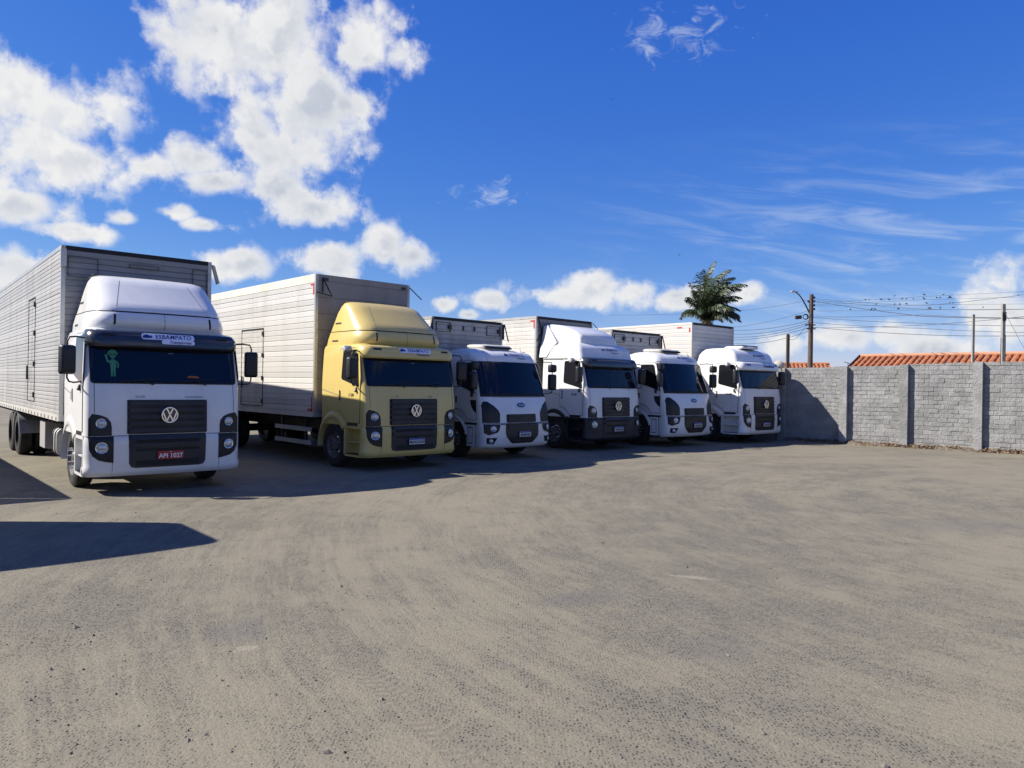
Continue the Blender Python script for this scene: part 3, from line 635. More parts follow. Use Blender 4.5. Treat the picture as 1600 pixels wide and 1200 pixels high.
def ford_truck(root, s):
    paint = s['paint']; P_, Lo = FD_CAB, FD_LOW
    cab = P_.loft([.955, 1.1, 1.3, 1.5, 1.64, 1.9, 2.2, 2.5, 2.56, 2.62, 2.67, 2.72, 2.76, 2.80, 2.83, 2.86, 2.89]).build('cab', paint, root, smooth=42)
    Lo.loft([.31, .34, .37, .45, .6, .75, .93, .948]).build('bumper', paint, root, smooth=42)
    patch('windscreen_rubber', [(-1.175, 1.62), (1.175, 1.62), (1.11, 2.53), (-1.11, 2.53)], P_, .005, .01, M['gap'], root, .04, .1)
    patch('windscreen', [(-1.15, 1.70), (-1.0, 1.68), (1.0, 1.68), (1.15, 1.70), (1.085, 2.49), (1.0, 2.51), (-1.0, 2.51), (-1.085, 2.49)], P_, .011, .008, M['glass'], root, .04, .1)
    for a, b in ((-.7, .0), (.05, .75)): MB().tube([(a, P_.y(a, 1.68) - .03, 1.68), (b, P_.y(b, 1.73) - .03, 1.73)], .011, 6).build('wiper', M['black'], root)
    patch('front_lid_gap', [(-.86, 1.60), (.86, 1.60), (.86, 1.607), (-.86, 1.607)], P_, .002, .004, M['grey_text'], root, .08, 0, None)
    oval_emblem(root, P_, 0, 1.41, .155, .066)
    hexa = [(-.50, 1.17), (-.575, .93), (-.59, .72), (-.56, .60), (-.40, .45), (-.34, .425), (.34, .425), (.40, .45), (.56, .60), (.59, .72), (.575, .93), (.50, 1.17)]
    upper = [(-.50, 1.165), (-.575, .962), (.575, .962), (.50, 1.165)]
    gu = patch('grille', rrect(-.53, .53, .962, 1.175, .03, 3), P_, .012, .02, M['black'], root, .1, 0)
    gl = patch('lower_grille', [(-.585, .942), (-.59, .70), (-.56, .60), (-.40, .45), (-.34, .425), (.34, .425), (.40, .45), (.56, .60), (.59, .70), (.585, .942)][::-1], Lo, .012, .02, M['black'], root, .1, .06)
    for zz in (1.135, 1.07, 1.005): patch('slat', [(-.49, zz - .018), (.49, zz - .018), (.48, zz + .014), (-.48, zz + .014)], P_, .034, .024, M['dgrey'], gu, .1, 0, 30)
    for zz, w in ((.90, .53), (.83, .53), (.56, .45), (.50, .38)): patch('slat', [(-w, zz - .02), (w, zz - .02), (w - .01, zz + .015), (-w + .01, zz + .015)], Lo, .034, .024, M['dgrey'], gl, .1, 0, 30)
    patch('grille_frame', [(-.60, .94), (.60, .94), (.60, .985), (-.60, .985)][:2] + [(.60, .944), (-.60, .944)], Lo, .05, .03, M['visor'], root, .1, 0)
    plate(root, Lo, .03, .665, s['plate'], 'white', .05)
    for sx in (-1, 1):
        f = (lambda p: p) if sx < 0 else mirror_poly
        hi = [(-1.19, .962), (-1.19, 1.40), (-1.15, 1.50), (-1.06, 1.50), (-.90, 1.40), (-.77, 1.27), (-.73, 1.18), (-.745, .962)]
        lo = [(-1.19, .942), (-1.18, .70), (-1.10, .655), (-.84, .72), (-.79, .79), (-.755, .942)]
        h1 = patch('headlight_cover', f(hi), P_, .010, .02, M['lampblack'], root, .03, .1); h2 = patch('headlight_cover', f(lo), Lo, .010, .02, M['lampblack'], root, .03, .1)
        lamp(root, sx * .98, Lo.y(.98, .82) - .012, .82, .075, tilt=sx * .3)
        patch('fog_lamp_surround', f([(-1.13, .585), (-1.12, .45), (-1.02, .425), (-.93, .43), (-.85, .585)]), Lo, .008, .02, M['lampblack'], root, .03, .1)
        lamp(root, sx * 1.03, Lo.y(1.03, .51) - .012, .51, .05, 'fog_lamp', tilt=sx * .4)
        for a, b in (((-.74, .95), (-.60, .95)),):
            patch('belt_strip', f([(a[0], .915), (b[0], .915), (b[0], .944), (a[0], .944)]), Lo, .012, .014, M['visor'], root, .05, 0, None)
        door = [(.34, 1.03), (.66, 1.03), (.75, 1.15), (.90, 1.25), (1.08, 1.30), (1.20, 1.30), (1.20, 2.50), (1.14, 2.54), (.60, 2.54), (.54, 2.48), (.36, 1.75)]
        spatch('door_gap', [(a + (.014 if a > .6 else -.012), b + (.012 if b > 2 else -.012)) for a, b in door], P_, sx, .003, .006, M['gap'], root)
        dr = spatch('door', door, P_, sx, .011, .008, paint, root)
        spatch('door_window', [(.40, 1.70), (.72, 1.80), (1.10, 1.90), (1.13, 1.95), (1.11, 2.46), (1.07, 2.49), (.66, 2.49), (.60, 2.44)], P_, sx, .016, .006, M['side_glass'], dr)
        spatch('door_vent', [(.34, 1.20), (.44, 1.27), (.53, 1.38), (.57, 1.53), (.34, 1.53)], P_, sx, .016, .008, M['black'], dr)
        spatch('door_handle', rrect(1.10, 1.16, 1.45, 1.62, .02), P_, sx, .016, .006, M['black'], dr)
        fender(root, sx, paint, y0=1.30, ri=.555, w=.12, x1=1.245, a0=14, a1=182)
        mb = MB(); mb.box(*sorted((sx * 1.0, sx * 1.222)), .43, .70, .35, .90); mb.build('step_panel', paint, root, bevel=.02)
        o = MB().box(*sorted((sx * 1.215, sx * 1.226)), .47, .66, .42, .84).build('step_recess', M['gap'], root)
        MB().box(*sorted((sx * 1.222, sx * 1.229)), .485, .645, .44, .82).build('step_cover', paint, root)
        MB().box(*sorted((sx * 1.0, sx * 1.232)), .30, .78, .905, .95).build('belt_strip', M['visor'], root, bevel=.008)
        mirror(root, sx, sx * 1.44, .22, 2.02, .24, .44, (sx * 1.16, .55, 2.56), (sx * 1.225, .48, 1.72), M['black'], .3)
        k = MB().loft([[(u * q, yy, v * q) for u, v in rrect(-.12, .12, -.11, .11, .05)] for yy, q in ((-.09, .5), (-.06, .88), (.0, 1), (.04, 1))]).build('wide_angle_mirror', M['black'], root, smooth=45)
        k.location = (sx * 1.42, .20, 2.40); k.rotation_euler = (0, 0, sx * -.3)
        MB().tube([(sx * 1.23, .52, 1.72), (sx * 1.26, .48, 1.63)], .04, 8).build('mirror_foot', M['black'], root)
        wheel(root, sx * 1.05, 1.30, sx, nuts=M['rim'])
        for yy in s['axles']: wheel(root, sx * 1.07, yy, sx, dual=True)
    patch('roof_seam', [(-.78, 2.53), (-.772, 2.53), (-.762, 2.80), (-.77, 2.80)], P_, .002, .003, M['grey_text'], root, 0, .05, None)
    name_decal(root, P_, .25, 2.70, .004, 'plain', .92)
    ac = MB().loft([[(u * k - .1, v * k2 + 1.12, 2.86 + h_ + max(0, v) * .05) for u, v in rrect(-.52, .52, -.36, .42, .14)] for h_, k, k2 in ((0, .9, .9), (.06, 1, 1), (.10, 1.0, .98), (.13, .86, .86))]).build('roof_air_conditioner', M['alu_white'], root, smooth=40)
    MB().box(-.58, .36, .735, .80, 2.885, 2.935).build('intake_grille', M['gap'], ac, bevel=.01)
    for xx in (.62,): MB().tube([(xx, .62, 2.78), (xx, .68, 2.92)], .006, 6).build('aerial', M['black'], root)
    MB().box(.80, .90, .78, .86, 2.72, 2.84).build('roof_lamp', M['black'], root, bevel=.02)
def make_truck(s):
    root = empty(s['name'], (s['x'], s['y'], 0), R(s['rot'])); tag(root, s['label'], 'truck', 'trucks parked in a row'); root['box_len'] = s['L']; root.scale = (s.get('scale', 1.0),) * 3
    (vw_truck if s['kind'] == 'vw' else ford_truck)(root, s)
    y0 = s['box_y']
    chassis(root, y0, y0 + s['L'], s['axles'])
    if 'zt' in s:
        core = cargo_box(root, y0, s['L'], s['zb'], s['zt'], s['pitch'], s['side'], s['front'], s['rail'], s.get('fpitch'), band=s.get('band', 0), seed=len(s['label']))
    else: core = None
    return root, core
SPEC = [
 dict(name='box_truck', kind='vw', x=-5.80, y=12.46, rot=40.4, paint=M['white'], visor=M['visor'], bumper=M['white'], roof='std', plate='API 1027', plate_kind='red',
      decal=('visor', .0, 'capsule'), axles=[8.3, 9.55], L=11.0, box_y=2.0, zb=1.12, zt=4.27, pitch=.0785, fpitch=.105, side=M['alu'], front=M['alu_grey'], rail=M['rail'], nuts=M['chrome'], front_text=('24.250', 'Constellation'), door_text=None,  # front boards are the side's white ones, coloured darker for the shade there
      label='white truck with dark sun visor, red number plate and green figure on its windscreen'),
 dict(name='box_truck', kind='vw', x=-2.114, y=16.189, rot=43.3, paint=M['yellow'], visor=M['yellow'], bumper=M['yellow'], roof='std', plate='MHG5G69', plate_kind='white',
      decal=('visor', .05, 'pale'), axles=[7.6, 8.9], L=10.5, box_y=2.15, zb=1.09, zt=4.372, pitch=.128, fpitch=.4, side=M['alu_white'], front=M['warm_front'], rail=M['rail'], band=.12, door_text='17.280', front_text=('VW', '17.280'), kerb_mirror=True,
      label='pale yellow truck with wind deflector and white box body'),
 dict(name='box_truck', kind='ford', x=.218, y=18.82, scale=.98, rot=43.8, paint=M['white'], axles=[7.2, 8.5], plate='', L=9.5, box_y=2.13, zb=1.09, zt=3.752, pitch=.15, fpitch=.13, side=M['alu_white'], front=M['alu'], rail=M['rail'],
      label='white truck with oval emblem parked right beside the pale yellow truck'),
 dict(name='box_truck', kind='vw', x=3.163, y=21.92, scale=1.01, rot=43.4, paint=M['white'], visor=M['visor'], bumper=M['dgrey'], roof='highdef', plate='', plate_kind='white',
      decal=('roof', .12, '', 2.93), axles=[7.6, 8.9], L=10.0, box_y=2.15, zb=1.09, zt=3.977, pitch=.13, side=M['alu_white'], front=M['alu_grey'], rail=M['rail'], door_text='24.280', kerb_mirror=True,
      label='white high-roof truck with dark grey bumper and tall roof deflector'),
 dict(name='box_truck', kind='ford', x=5.86, y=23.75, scale=1.05, rot=42.7, paint=M['white'], axles=[7.2, 8.5], plate='', L=9.0, box_y=2.2, zb=1.09, zt=3.608, pitch=.15, fpitch=.13, side=M['alu_white'], front=M['alu'], rail=M['rail'],
      label='white truck with oval emblem, second from the grey wall, left of the last truck'),
 dict(name='box_truck', kind='vw', x=8.89, y=25.73, scale=1.04, rot=41.2, paint=M['white'], visor=M['white'], bumper=M['white'], roof='highac', plate='', plate_kind='white',
      decal=('roof', .25, '', 2.91), axles=[7.4, 8.7], L=9.3, box_y=2.08, zb=1.09, zt=4.079, pitch=.14, side=M['alu_white'], front=M['alu_white'], rail=M['alu_white'], door_text='24.280', visor_text='Constellation', kerb_mirror=True,
      label='white high-roof truck with white bumper parked next to the grey wall'),
]
TR = [make_truck(s) for s in SPEC]
# ---- details of single trucks
r1, c1_ = TR[0]; s1 = SPEC[0]
side_door(r1, 4.95, 5.85, 1.40, 3.55, hinge_y=4.95); tie_hooks(c1_, 2.0, 11.0, 1.10)
front_hatch(c1_, -1.20, -.72, 3.72, 4.08, 1.985, None, M['grey_text']); front_hatch(c1_, -.20, .32, 3.99, 4.06, 1.985, None, M['grey_text']); front_hatch(c1_, .94, 1.22, 3.2, 4.08, 1.985, None, M['grey_text'])
MB().box(-1.33, -1.24, 1.90, 1.985, 3.88, 4.20).build('corner_bracket', M['rail'], c1_, bevel=.01)
MB().add([(1.31, 1.97, 4.22), (1.36, 1.95, 4.20), (1.47, 1.99, 3.86), (1.43, 2.02, 3.84), (1.31, 2.05, 4.22), (1.36, 2.03, 4.20), (1.47, 2.06, 3.86), (1.43, 2.09, 3.84)],
         [(0, 1, 2, 3), (7, 6, 5, 4), (0, 4, 5, 1), (1, 5, 6, 2), (2, 6, 7, 3), (3, 7, 4, 0)]).build('corner_bracket', M['rail'], c1_)
tk = MB().loft([[(u, yy, v) for u, v in rrect(-1.22, -.62, .40, .95, .14)] for yy in (2.75, 3.25)]).build('fuel_tank', M['steel'], r1, smooth=40)
for yy in (2.86, 3.12): MB().loft([[(u * 1.005 - .0, y2, v) for u, v in rrect(-1.228, -.612, .392, .958, .145)] for y2 in (yy, yy + .035)]).build('tank_strap', M['chassis'], tk, smooth=40)
MB().box(-1.18, -.65, 4.35, 5.0, .45, 1.0).build('tool_locker', M['alu'], r1, bevel=.03)
for yy in (7.62,): 
    mf = MB(); n = 12
    mf.loft([[(x_, 8.3 - math.cos(R(5 + 170 * i / n)) * r_, .5 + math.sin(R(5 + 170 * i / n)) * r_) for x_, r_ in ((-1.23, .56), (-.65, .56), (-.65, .59), (-1.23, .59))] for i in range(n + 1)]); mf.build('mudguard', M['steel'], r1, smooth=40)
# green figure on the windscreen
P1 = VW_CAB; ax, azz = -.83, 2.10
gf = patch('figure_sticker', [(ax + .075 * math.cos(t * math.pi / 8) * (1 if math.sin(t * math.pi / 8) > -.2 else .62), azz + .20 + .075 * math.sin(t * math.pi / 8)) for t in range(16)], P1, .015, .003, M['green'], r1, 0, 0, None)
for pl in ([(-.022, .135), (.022, .135), (.05, .11), (.06, .0), (.045, -.06), (.04, -.2), (.012, -.2), (.0, -.07), (-.012, -.2), (-.04, -.2), (-.045, -.06), (-.055, .1)],
           [(-.05, .10), (-.055, .06), (-.11, .08), (-.135, .17), (-.15, .22), (-.13, .225), (-.118, .19), (-.11, .23), (-.095, .225), (-.10, .17), (-.085, .115)],
           [(.045, .105), (.06, .08), (.085, .03), (.075, -.03), (.10, -.03), (.112, .03), (.08, .1)]):
    patch('figure_body', [(ax + u * .8, azz + v * .85) for u, v in pl], P1, .0145, .003, M['green'], gf, 0, 0, None)
for q in (-1, 1): patch('figure_eye', [(ax + q * (.03 + .024 * math.cos(t * math.pi / 5)), azz + .195 + .014 * math.sin(t * math.pi / 5) + .010 * math.cos(t * math.pi / 5)) for t in range(10)], P1, .017, .003, M['ink'], gf, 0, 0, None)
patch('folded_cloth', [(.30, 1.93), (.52, 1.925), (.50, 1.955), (.36, 1.965)], P1, .0145, .003, M['tan_cloth'], r1, 0, 0, None)
# yellow truck
r2, c2_ = TR[1]
side_door(r2, 4.86, 6.15, 1.26, 3.22, hinge_y=4.86)
for zz in (.78, .47): MB().box(-1.25, -1.21, 2.40, 4.22, zz - .05, zz + .05).build('side_guard', M['alu'], r2, bevel=.012)
for yy in (2.7, 3.9): MB().box(-1.21, -1.15, yy, yy + .08, .42, 1.04).build('guard_post', M['chassis'], r2)
for a, b in (((-1.16, 2.10, 4.30), (-1.02, 1.9, 3.86)), ((-1.30, 2.10, 3.95), (-1.02, 1.9, 3.86)), ((1.30, 2.12, 4.30), (1.56, 1.98, 4.02)), ((-1.15, 2.1, 4.3), (-1.15, 2.1, 3.95))):
    MB().bar(a, b, .022).build('tarpaulin_bracket', M['gap'], c2_)
for a, b, c, d in ((2.22, 2.27, 3.9, 4.16), (2.27, 2.38, 4.12, 4.16), (2.24, 2.28, 1.20, 1.55), (2.22, 2.45, 1.22, 1.27), (3.6, 3.8, 1.15, 1.19)):
    MB().box(-1.307, -1.302, a, b, c, d).build('reflective_tape', M['red'], c2_)
for q in (-1.05, 1.12): MB().box(q - .06, q + .06, 2.125, 2.142, 4.24, 4.30).build('marker_lamp', M['ink'], c2_)
# the two trucks with hatches at the top of the box front
for i in (2, 4):
    rr_, cc = TR[i]; y_ = SPEC[i]['box_y'] - .012; k = SPEC[i]['zt'] - 3.752
    front_hatch(cc, -1.16, -.66, 3.36 + k, 3.62 + k, y_, -.70); front_hatch(cc, .68, 1.20, 3.34 + k, 3.62 + k, y_, 1.14)
    for q in (-.2, .21): MB().box(q - .02, q + .02, y_ - .02, y_, 3.43 + k, 3.56 + k).build('hatch_latch', M['dgrey'], cc, bevel=.006)
    for sx in (-1, 1):
        MB().bar((sx * 1.31, y_ - .03, 3.70 + k), (sx * 1.31, y_ - .03, 3.25 + k), .04).build('tarpaulin_bracket', M['dgrey'], cc); MB().bar((sx * 1.33, y_ - .05, 3.70 + k), (sx * 1.45, y_ - .1, 3.20 + k), .025).build('tarpaulin_bracket', M['dgrey'], cc)
r4, c4_ = TR[3]
for a, b in (((-1.24, 2.11, 3.93), (-1.08, 2.11, 3.5)), ((-1.28, 2.11, 3.2), (-1.08, 2.11, 3.5)), ((1.30, 2.1, 3.93), (1.45, 1.95, 3.66))): MB().bar(a, b, .022).build('tarpaulin_bracket', M['gap'], c4_)
for a, b, c, d in ((2.2, 2.26, 3.6, 3.86), (2.26, 2.4, 3.82, 3.86)): MB().box(-1.307, -1.302, a, b, c, d).build('reflective_tape', M['red'], c4_)
r6, c6_ = TR[5]
for a, b, c, d in ((2.15, 2.2, 3.75, 3.9), (2.5, 2.7, 3.9, 3.94)): MB().box(-1.307, -1.302, a, b, c, d).build('reflective_tape', M['red'], c6_)
for q in (-1.0, -.12, 0, .12, 1.05): MB().box(q - .035, q + .035, 2.05, 2.07, 4.0, 4.04).build('marker_lamp', M['ink'], c6_)
# ---- the truck left of the picture, of which only the shadow shows: tractor with a low-sided trailer
t0 = empty('trailer_truck', (-7.95, 7.3, 0), R(42)); t0['box_len'] = 9.0
tag(t0, 'white high-roof tractor with a low-sided trailer just outside the left edge of the picture', 'truck', 'trucks parked in a row')
S0 = dict(SPEC[3]); S0.update(roof='tall', bumper=M['white'], axles=[4.8, 10.9, 12.1]); vw_truck(t0, S0); chassis(t0, 4.3, 13.3, S0['axles'])
bd = MB().box(-1.28, 1.28, 4.32, 13.3, 1.10, 1.25).build('trailer_bed', M['chassis'], t0)
for k in range(7):
    zz = 1.26 + k * .175
    for q in (-1, 1): MB().box(*sorted((q * 1.27, q * 1.30)), 4.35, 13.3, zz, zz + .165).build('side_board', M['alu_grey'], bd)
    MB().box(-1.26, 1.26, 4.30, 4.33, zz, zz + .165).build('head_board', M['alu_grey'], bd)
# ------------------------------------------------------------------ ground: compacted gravel yard
gm = mat('compacted_gravel', (.3, .25, .2), .92, spec=.25); t, b = shader(gm); t.flat = True
pos = t.n('ShaderNodeNewGeometry').outputs['Position']; px_, py_, pz_ = t.sep(pos)[:3]
flat = t.comb(px_, py_, 0.0)
wob = t.vec('MULTIPLY', t.vec('SUBTRACT', t.noise(flat, .35, 3, .5, col=True), (.5, .5, .5)), (.45, .45, 0))
fw_ = t.vec('ADD', flat, wob); wx, wy, _ = t.sep(fw_)[:3]
dx, dy = t.math('SUBTRACT', wx, 10.5), t.math('SUBTRACT', wy, 11.5)
rad = t.math('SQRT', t.math('ADD', t.math('MULTIPLY', dx, dx), t.math('MULTIPLY', dy, dy))); ang = t.math('ARCTAN2', dy, dx)
arc = t.comb(rad, t.math('MULTIPLY', ang, 1.3))
streak = t.noise(arc, 1.5, 4, .6); streak2 = t.noise(arc, 11.0, 3, .65)
big = t.noise(flat, .22, 2, .5); mid = t.noise(flat, 1.5, 8, .72); fine = t.noise(flat, 30, 3, .7); grit = t.noise(flat, 120, 2, .7)
vor = t.n('ShaderNodeTexVoronoi', voronoi_dimensions='2D'); t.l(flat, vor.inputs['Vector']); vor.inputs['Scale'].default_value = 44; vor.inputs['Randomness'].default_value = 1
vd = vor.outputs['Distance']; vc = vor.outputs['Color']
vr = t.sep(vc)[0]
# loose dust (pale) lies over darker gravel; wheels have swept it into bands
dust = t.math('ADD', t.math('ADD', t.math('MULTIPLY', streak, .50), t.math('MULTIPLY', streak2, .42)), t.math('ADD', t.math('MULTIPLY', mid, .62), t.math('MULTIPLY', big, .46)))
dustm = t.smooth(dust, .74, 1.16)
c_g = t.mix(mid, (.128, .119, .097), (.163, .148, .115))
c_d = t.mix(big, (.197, .178, .129), (.224, .202, .145))
base = t.mix(dustm, c_g, c_d)
# gravel grains: dark and pale single stones
peb = t.math('MULTIPLY', t.smooth(vd, .38, .20), t.smooth(vr, .52, .60))
peb = t.math('MULTIPLY', peb, t.math('ADD', .12, t.math('MULTIPLY', t.math('SUBTRACT', 1.0, dustm), .88)))
pale = t.math('MULTIPLY', t.smooth(vd, .36, .20), t.smooth(vr, .22, .14))
base = t.mix(t.math('MULTIPLY', peb, .9), base, (.035, .033, .031))
base = t.mix(t.math('MULTIPLY', pale, .35), base, (.30, .27, .225))
base = t.mix(t.lin(fine, .3, .75, .0, .32), base, (.11, .098, .082))
base = t.mix(t.lin(grit, .42, .8, .0, .45), base, (.075, .067, .057))
# a few pale worn patches of bare clay and grey oil-dark ones
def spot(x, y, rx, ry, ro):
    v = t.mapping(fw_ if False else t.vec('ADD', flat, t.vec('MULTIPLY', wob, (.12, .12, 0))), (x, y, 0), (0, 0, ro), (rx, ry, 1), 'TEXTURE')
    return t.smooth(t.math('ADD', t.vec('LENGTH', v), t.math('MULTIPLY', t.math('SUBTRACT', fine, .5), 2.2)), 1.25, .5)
def gp(px, py):
    d = ray(px, py); k = -CAM_H / d.z; return d.x * k, d.y * k
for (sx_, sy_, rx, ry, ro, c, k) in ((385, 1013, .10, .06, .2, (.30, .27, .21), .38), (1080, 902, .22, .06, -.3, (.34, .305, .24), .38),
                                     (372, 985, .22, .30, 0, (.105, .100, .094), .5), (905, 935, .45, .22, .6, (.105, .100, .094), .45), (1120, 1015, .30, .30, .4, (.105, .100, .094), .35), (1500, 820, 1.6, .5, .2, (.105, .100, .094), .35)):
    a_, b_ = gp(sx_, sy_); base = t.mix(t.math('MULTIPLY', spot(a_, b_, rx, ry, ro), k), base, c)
# tread prints pressed in a few curved bands
tread_h = None
for (x0, y0, r0, w0, a0, a1) in ((10.5, 11.5, 13.2, .13, -2.75, -2.45), (10.5, 11.5, 9.1, .14, -2.95, -2.3), (10.5, 11.5, 11.2, .14, -3.05, -2.5), (-2.9, 1.6, 1.25, .12, -.5, 2.4)):
    ddx, ddy = t.math('SUBTRACT', px_, x0), t.math('SUBTRACT', py_, y0)
    rr = t.math('SQRT', t.math('ADD', t.math('MULTIPLY', ddx, ddx), t.math('MULTIPLY', ddy, ddy))); an = t.math('ARCTAN2', ddy, ddx)
    band = t.math('MULTIPLY', t.smooth(t.math('ABSOLUTE', t.math('SUBTRACT', rr, r0)), w0, w0 * .7), t.math('MULTIPLY', t.smooth(an, a0, a0 + .1), t.smooth(an, a1, a1 - .1)))
    wv = t.math('SINE', t.math('ADD', t.math('MULTIPLY', an, r0 * 85.0), t.math('MULTIPLY', t.math('ABSOLUTE', t.math('SUBTRACT', rr, r0)), 40.0)))
    hgt = t.math('MULTIPLY', t.smooth(wv, -.6, .6), band)
    tread_h = hgt if tread_h is None else t.math('ADD', tread_h, hgt)
base = t.mix(t.math('MULTIPLY', t.math('MULTIPLY', tread_h, t.smooth(mid, .36, .6)), .5), base, (.11, .097, .082))
t.l(base, b.inputs['Base Color'])
h = t.math('ADD', t.math('ADD', t.math('MULTIPLY', peb, .007), t.math('MULTIPLY', fine, .006)), t.math('MULTIPLY', streak2, .004))
bp = t.n('ShaderNodeBump'); bp.inputs['Strength'].default_value = .9; bp.inputs['Distance'].default_value = 1.0
t.l(h, bp.inputs['Height']); t.l(bp.outputs[0], b.inputs['Normal'])
S_ = 2500
gnd = MB().add([(-S_, -S_, 0), (S_, -S_, 0), (S_, S_, 0), (-S_, S_, 0)], [(0, 1, 2, 3)]).build('ground', gm); tag(gnd, kind='structure')
# loose stones, scattered over the near part of the yard
sm = worn('loose_stone', (.13, .117, .10), (.05, .047, .043), .85, 1.0, 6.0, streak=False)
def stone_into(bm, x, y, r, rg):
    e = [Vector((rg.uniform(.6, 1.2), 0, 0))]
    vs = []
    for k in range(5):
        a = k * 2 * math.pi / 5 + rg.uniform(-.3, .3); q = r * rg.uniform(.7, 1.15); vs.append(bm.verts.new((x + q * math.cos(a), y + q * math.sin(a), r * rg.uniform(.0, .18))))
    tp = bm.verts.new((x + rg.uniform(-.3, .3) * r, y + rg.uniform(-.3, .3) * r, r * rg.uniform(.55, 1.0)))
    for k in range(5): bm.faces.new((vs[k], vs[(k + 1) % 5], tp))
bm = bmesh.new(); rg = random.Random(5)
for k in range(5200):
    y_ = 2.4 + 11 * rg.random() ** 1.9; x_ = rg.uniform(-.78, .78) * y_; r_ = .004 + .009 * rg.random() ** 5
    stone_into(bm, x_, y_, r_, rg)
for k in range(260):
    y_ = 2.8 + 15 * rg.random() ** 1.4; stone_into(bm, rg.uniform(-.7, .78) * y_, y_, rg.uniform(.008, .012) + .016 * rg.random() ** 4, rg)
bmesh.ops.recalc_face_normals(bm, faces=bm.faces); me = bpy.data.meshes.new('loose_stones'); bm.to_mesh(me); bm.free()
st = link('loose_stones', me, sm); tag(st, 'small loose stones scattered over the gravel yard', 'gravel', kind='stuff')
# ------------------------------------------------------------------ painted block wall with columns
wm = mat('grey_painted_blocks', (.36, .365, .37), .75); t, b = shader(wm)
pos = t.n('ShaderNodeNewGeometry').outputs['Position']
a1, a2, a3 = t.noise(pos, 2.2, 5, .6), t.noise(pos, 14, 6, .65), t.noise(t.mapping(pos, sc=(1, 1, .5)), 5, 5, .6)
c = t.mix(t.smooth(a1, .35, .7), (.195, .197, .195), (.28, .281, .278)); c = t.mix(t.math('MULTIPLY', t.smooth(a2, .55, .75), .35), c, (.14, .14, .14))
c = t.mix(t.math('MULTIPLY', t.smooth(a3, .6, .8), .35), c, (.33, .33, .325)); oi = t.n('ShaderNodeObjectInfo').outputs['Random']; c = t.mix(1.0, c, t.comb(*[t.lin(oi, 0, 1, .82, 1.06)] * 3), 'MULTIPLY'); t.l(c, b.inputs['Base Color'])
bp = t.n('ShaderNodeBump'); bp.inputs['Strength'].default_value = .9; bp.inputs['Distance'].default_value = .03; t.l(t.math('ADD', a2, t.math('MULTIPLY', a3, .6)), bp.inputs['Height']); t.l(bp.outputs[0], b.inputs['Normal'])
mortar = worn('grey_mortar', (.25, .25, .255), (.12, .12, .12), .9, .6, 4, bump=.5, streak=False)
A = Vector((11.90, 25.99, 0)); wd_ = Vector((.783, -.622, 0)).normalized(); wn = Vector((-wd_.y, wd_.x, 0)) * -1     # wn points to the yard
if wn.dot(-A) < 0: wn = -wn
ang_w = math.atan2(wd_.y, wd_.x)
wall = empty('boundary_wall', A, ang_w); tag(wall, 'long grey painted block wall with square columns right of the trucks', 'wall')
# local frame: x along the wall to the right, -y towards the yard
def wtop(x): return 2.735 + .030 * x if x > -2.2 else 2.67
X0, X1 = -2.45, 9.0
def slab(name, xa, xb, ya, yb, zfun, mt, z0=-.05):
    return MB().add([(xa, ya, z0), (xb, ya, z0), (xb, yb, z0), (xa, yb, z0), (xa, ya, zfun(xa)), (xb, ya, zfun(xb)), (xb, yb, zfun(xb)), (xa, yb, zfun(xa))],
                    [(0, 3, 2, 1), (4, 5, 6, 7), (0, 1, 5, 4), (1, 2, 6, 5), (2, 3, 7, 6), (3, 0, 4, 7)]).build(name, mt, wall)
slab('wall_core', X0, X1, .004, .16, lambda x: wtop(x) - .03, wm)
cols = [-2.16, -.0, 1.92, 4.04, 6.2, 8.3]; CW = .27; rg_c = random.Random(3)
for q in cols:
    o = slab('column', q - CW, q, -.17, .17, lambda x: wtop(x) + rg_c.uniform(-.01, .02), wm)
    bmx = bmesh.new(); bmx.from_mesh(o.data); bmesh.ops.bevel(bmx, geom=bmx.edges[:], offset=.015, segments=2, affect='EDGES'); bmx.to_mesh(o.data); bmx.free()
rg = random.Random(8); bricks = []
CH = .143
edges = [X0] + cols + [X1]
bays = [(X0, cols[0] - CW)] + [(cols[i], cols[i + 1] - CW) for i in range(len(cols) - 1)] + [(cols[-1], X1)]
for xa, xb in bays:
    if xb - xa < .05: continue
    for k in range(20):
        z0 = .03 + k * CH; x = xa + .004; first = True
        while x < xb - .03:
            L = .29 if not (first and k % 2) else .145; L *= rg.uniform(.93, 1.05); first = False
            x2 = min(x + L, xb - .004)
            if xb - x2 < .06: x2 = xb - .004
            hh = min(CH - rg.uniform(.006, .02), wtop((x + x2) / 2) - z0 + rg.uniform(-.02, .012))
            if hh > .035: bricks.append(((x + x2) / 2, x2 - x - .006, z0, hh))
            x = x2 + .001
cube = MB().box(-.5, .5, -.5, .5, -.5, .5).mesh('brick', bevel=.0)
bm_ = bmesh.new(); bm_.from_mesh(cube); bmesh.ops.bevel(bm_, geom=bm_.edges[:], offset=.045, segments=1, affect='EDGES'); bm_.to_mesh(cube); bm_.free(); cube.materials.append(wm)
def in_view(x): return x < 5.6
near = sorted([q for q in bricks if in_view(q[0])], key=lambda q: -q[0]); one = set(id(q) for q in near[:300])
rest = MB()
for q in bricks:
    xm, L, z0, hh = q; yy = rg.uniform(-.005, .009); ww = rg.uniform(-.012, .012)
    if id(q) in one:
        o = link('brick', cube, None, wall); o.location = (xm, .025 + yy, z0 + hh / 2); o.scale = (L, .07, hh); o.rotation_euler = (0, ww * .5, ww)
    else:
        rest.box(xm - L / 2, xm + L / 2, .025 + yy - .035, .025 + yy + .03, z0, z0 + hh)
tag(rest.build('brick_courses', wm, wall), kind='stuff')
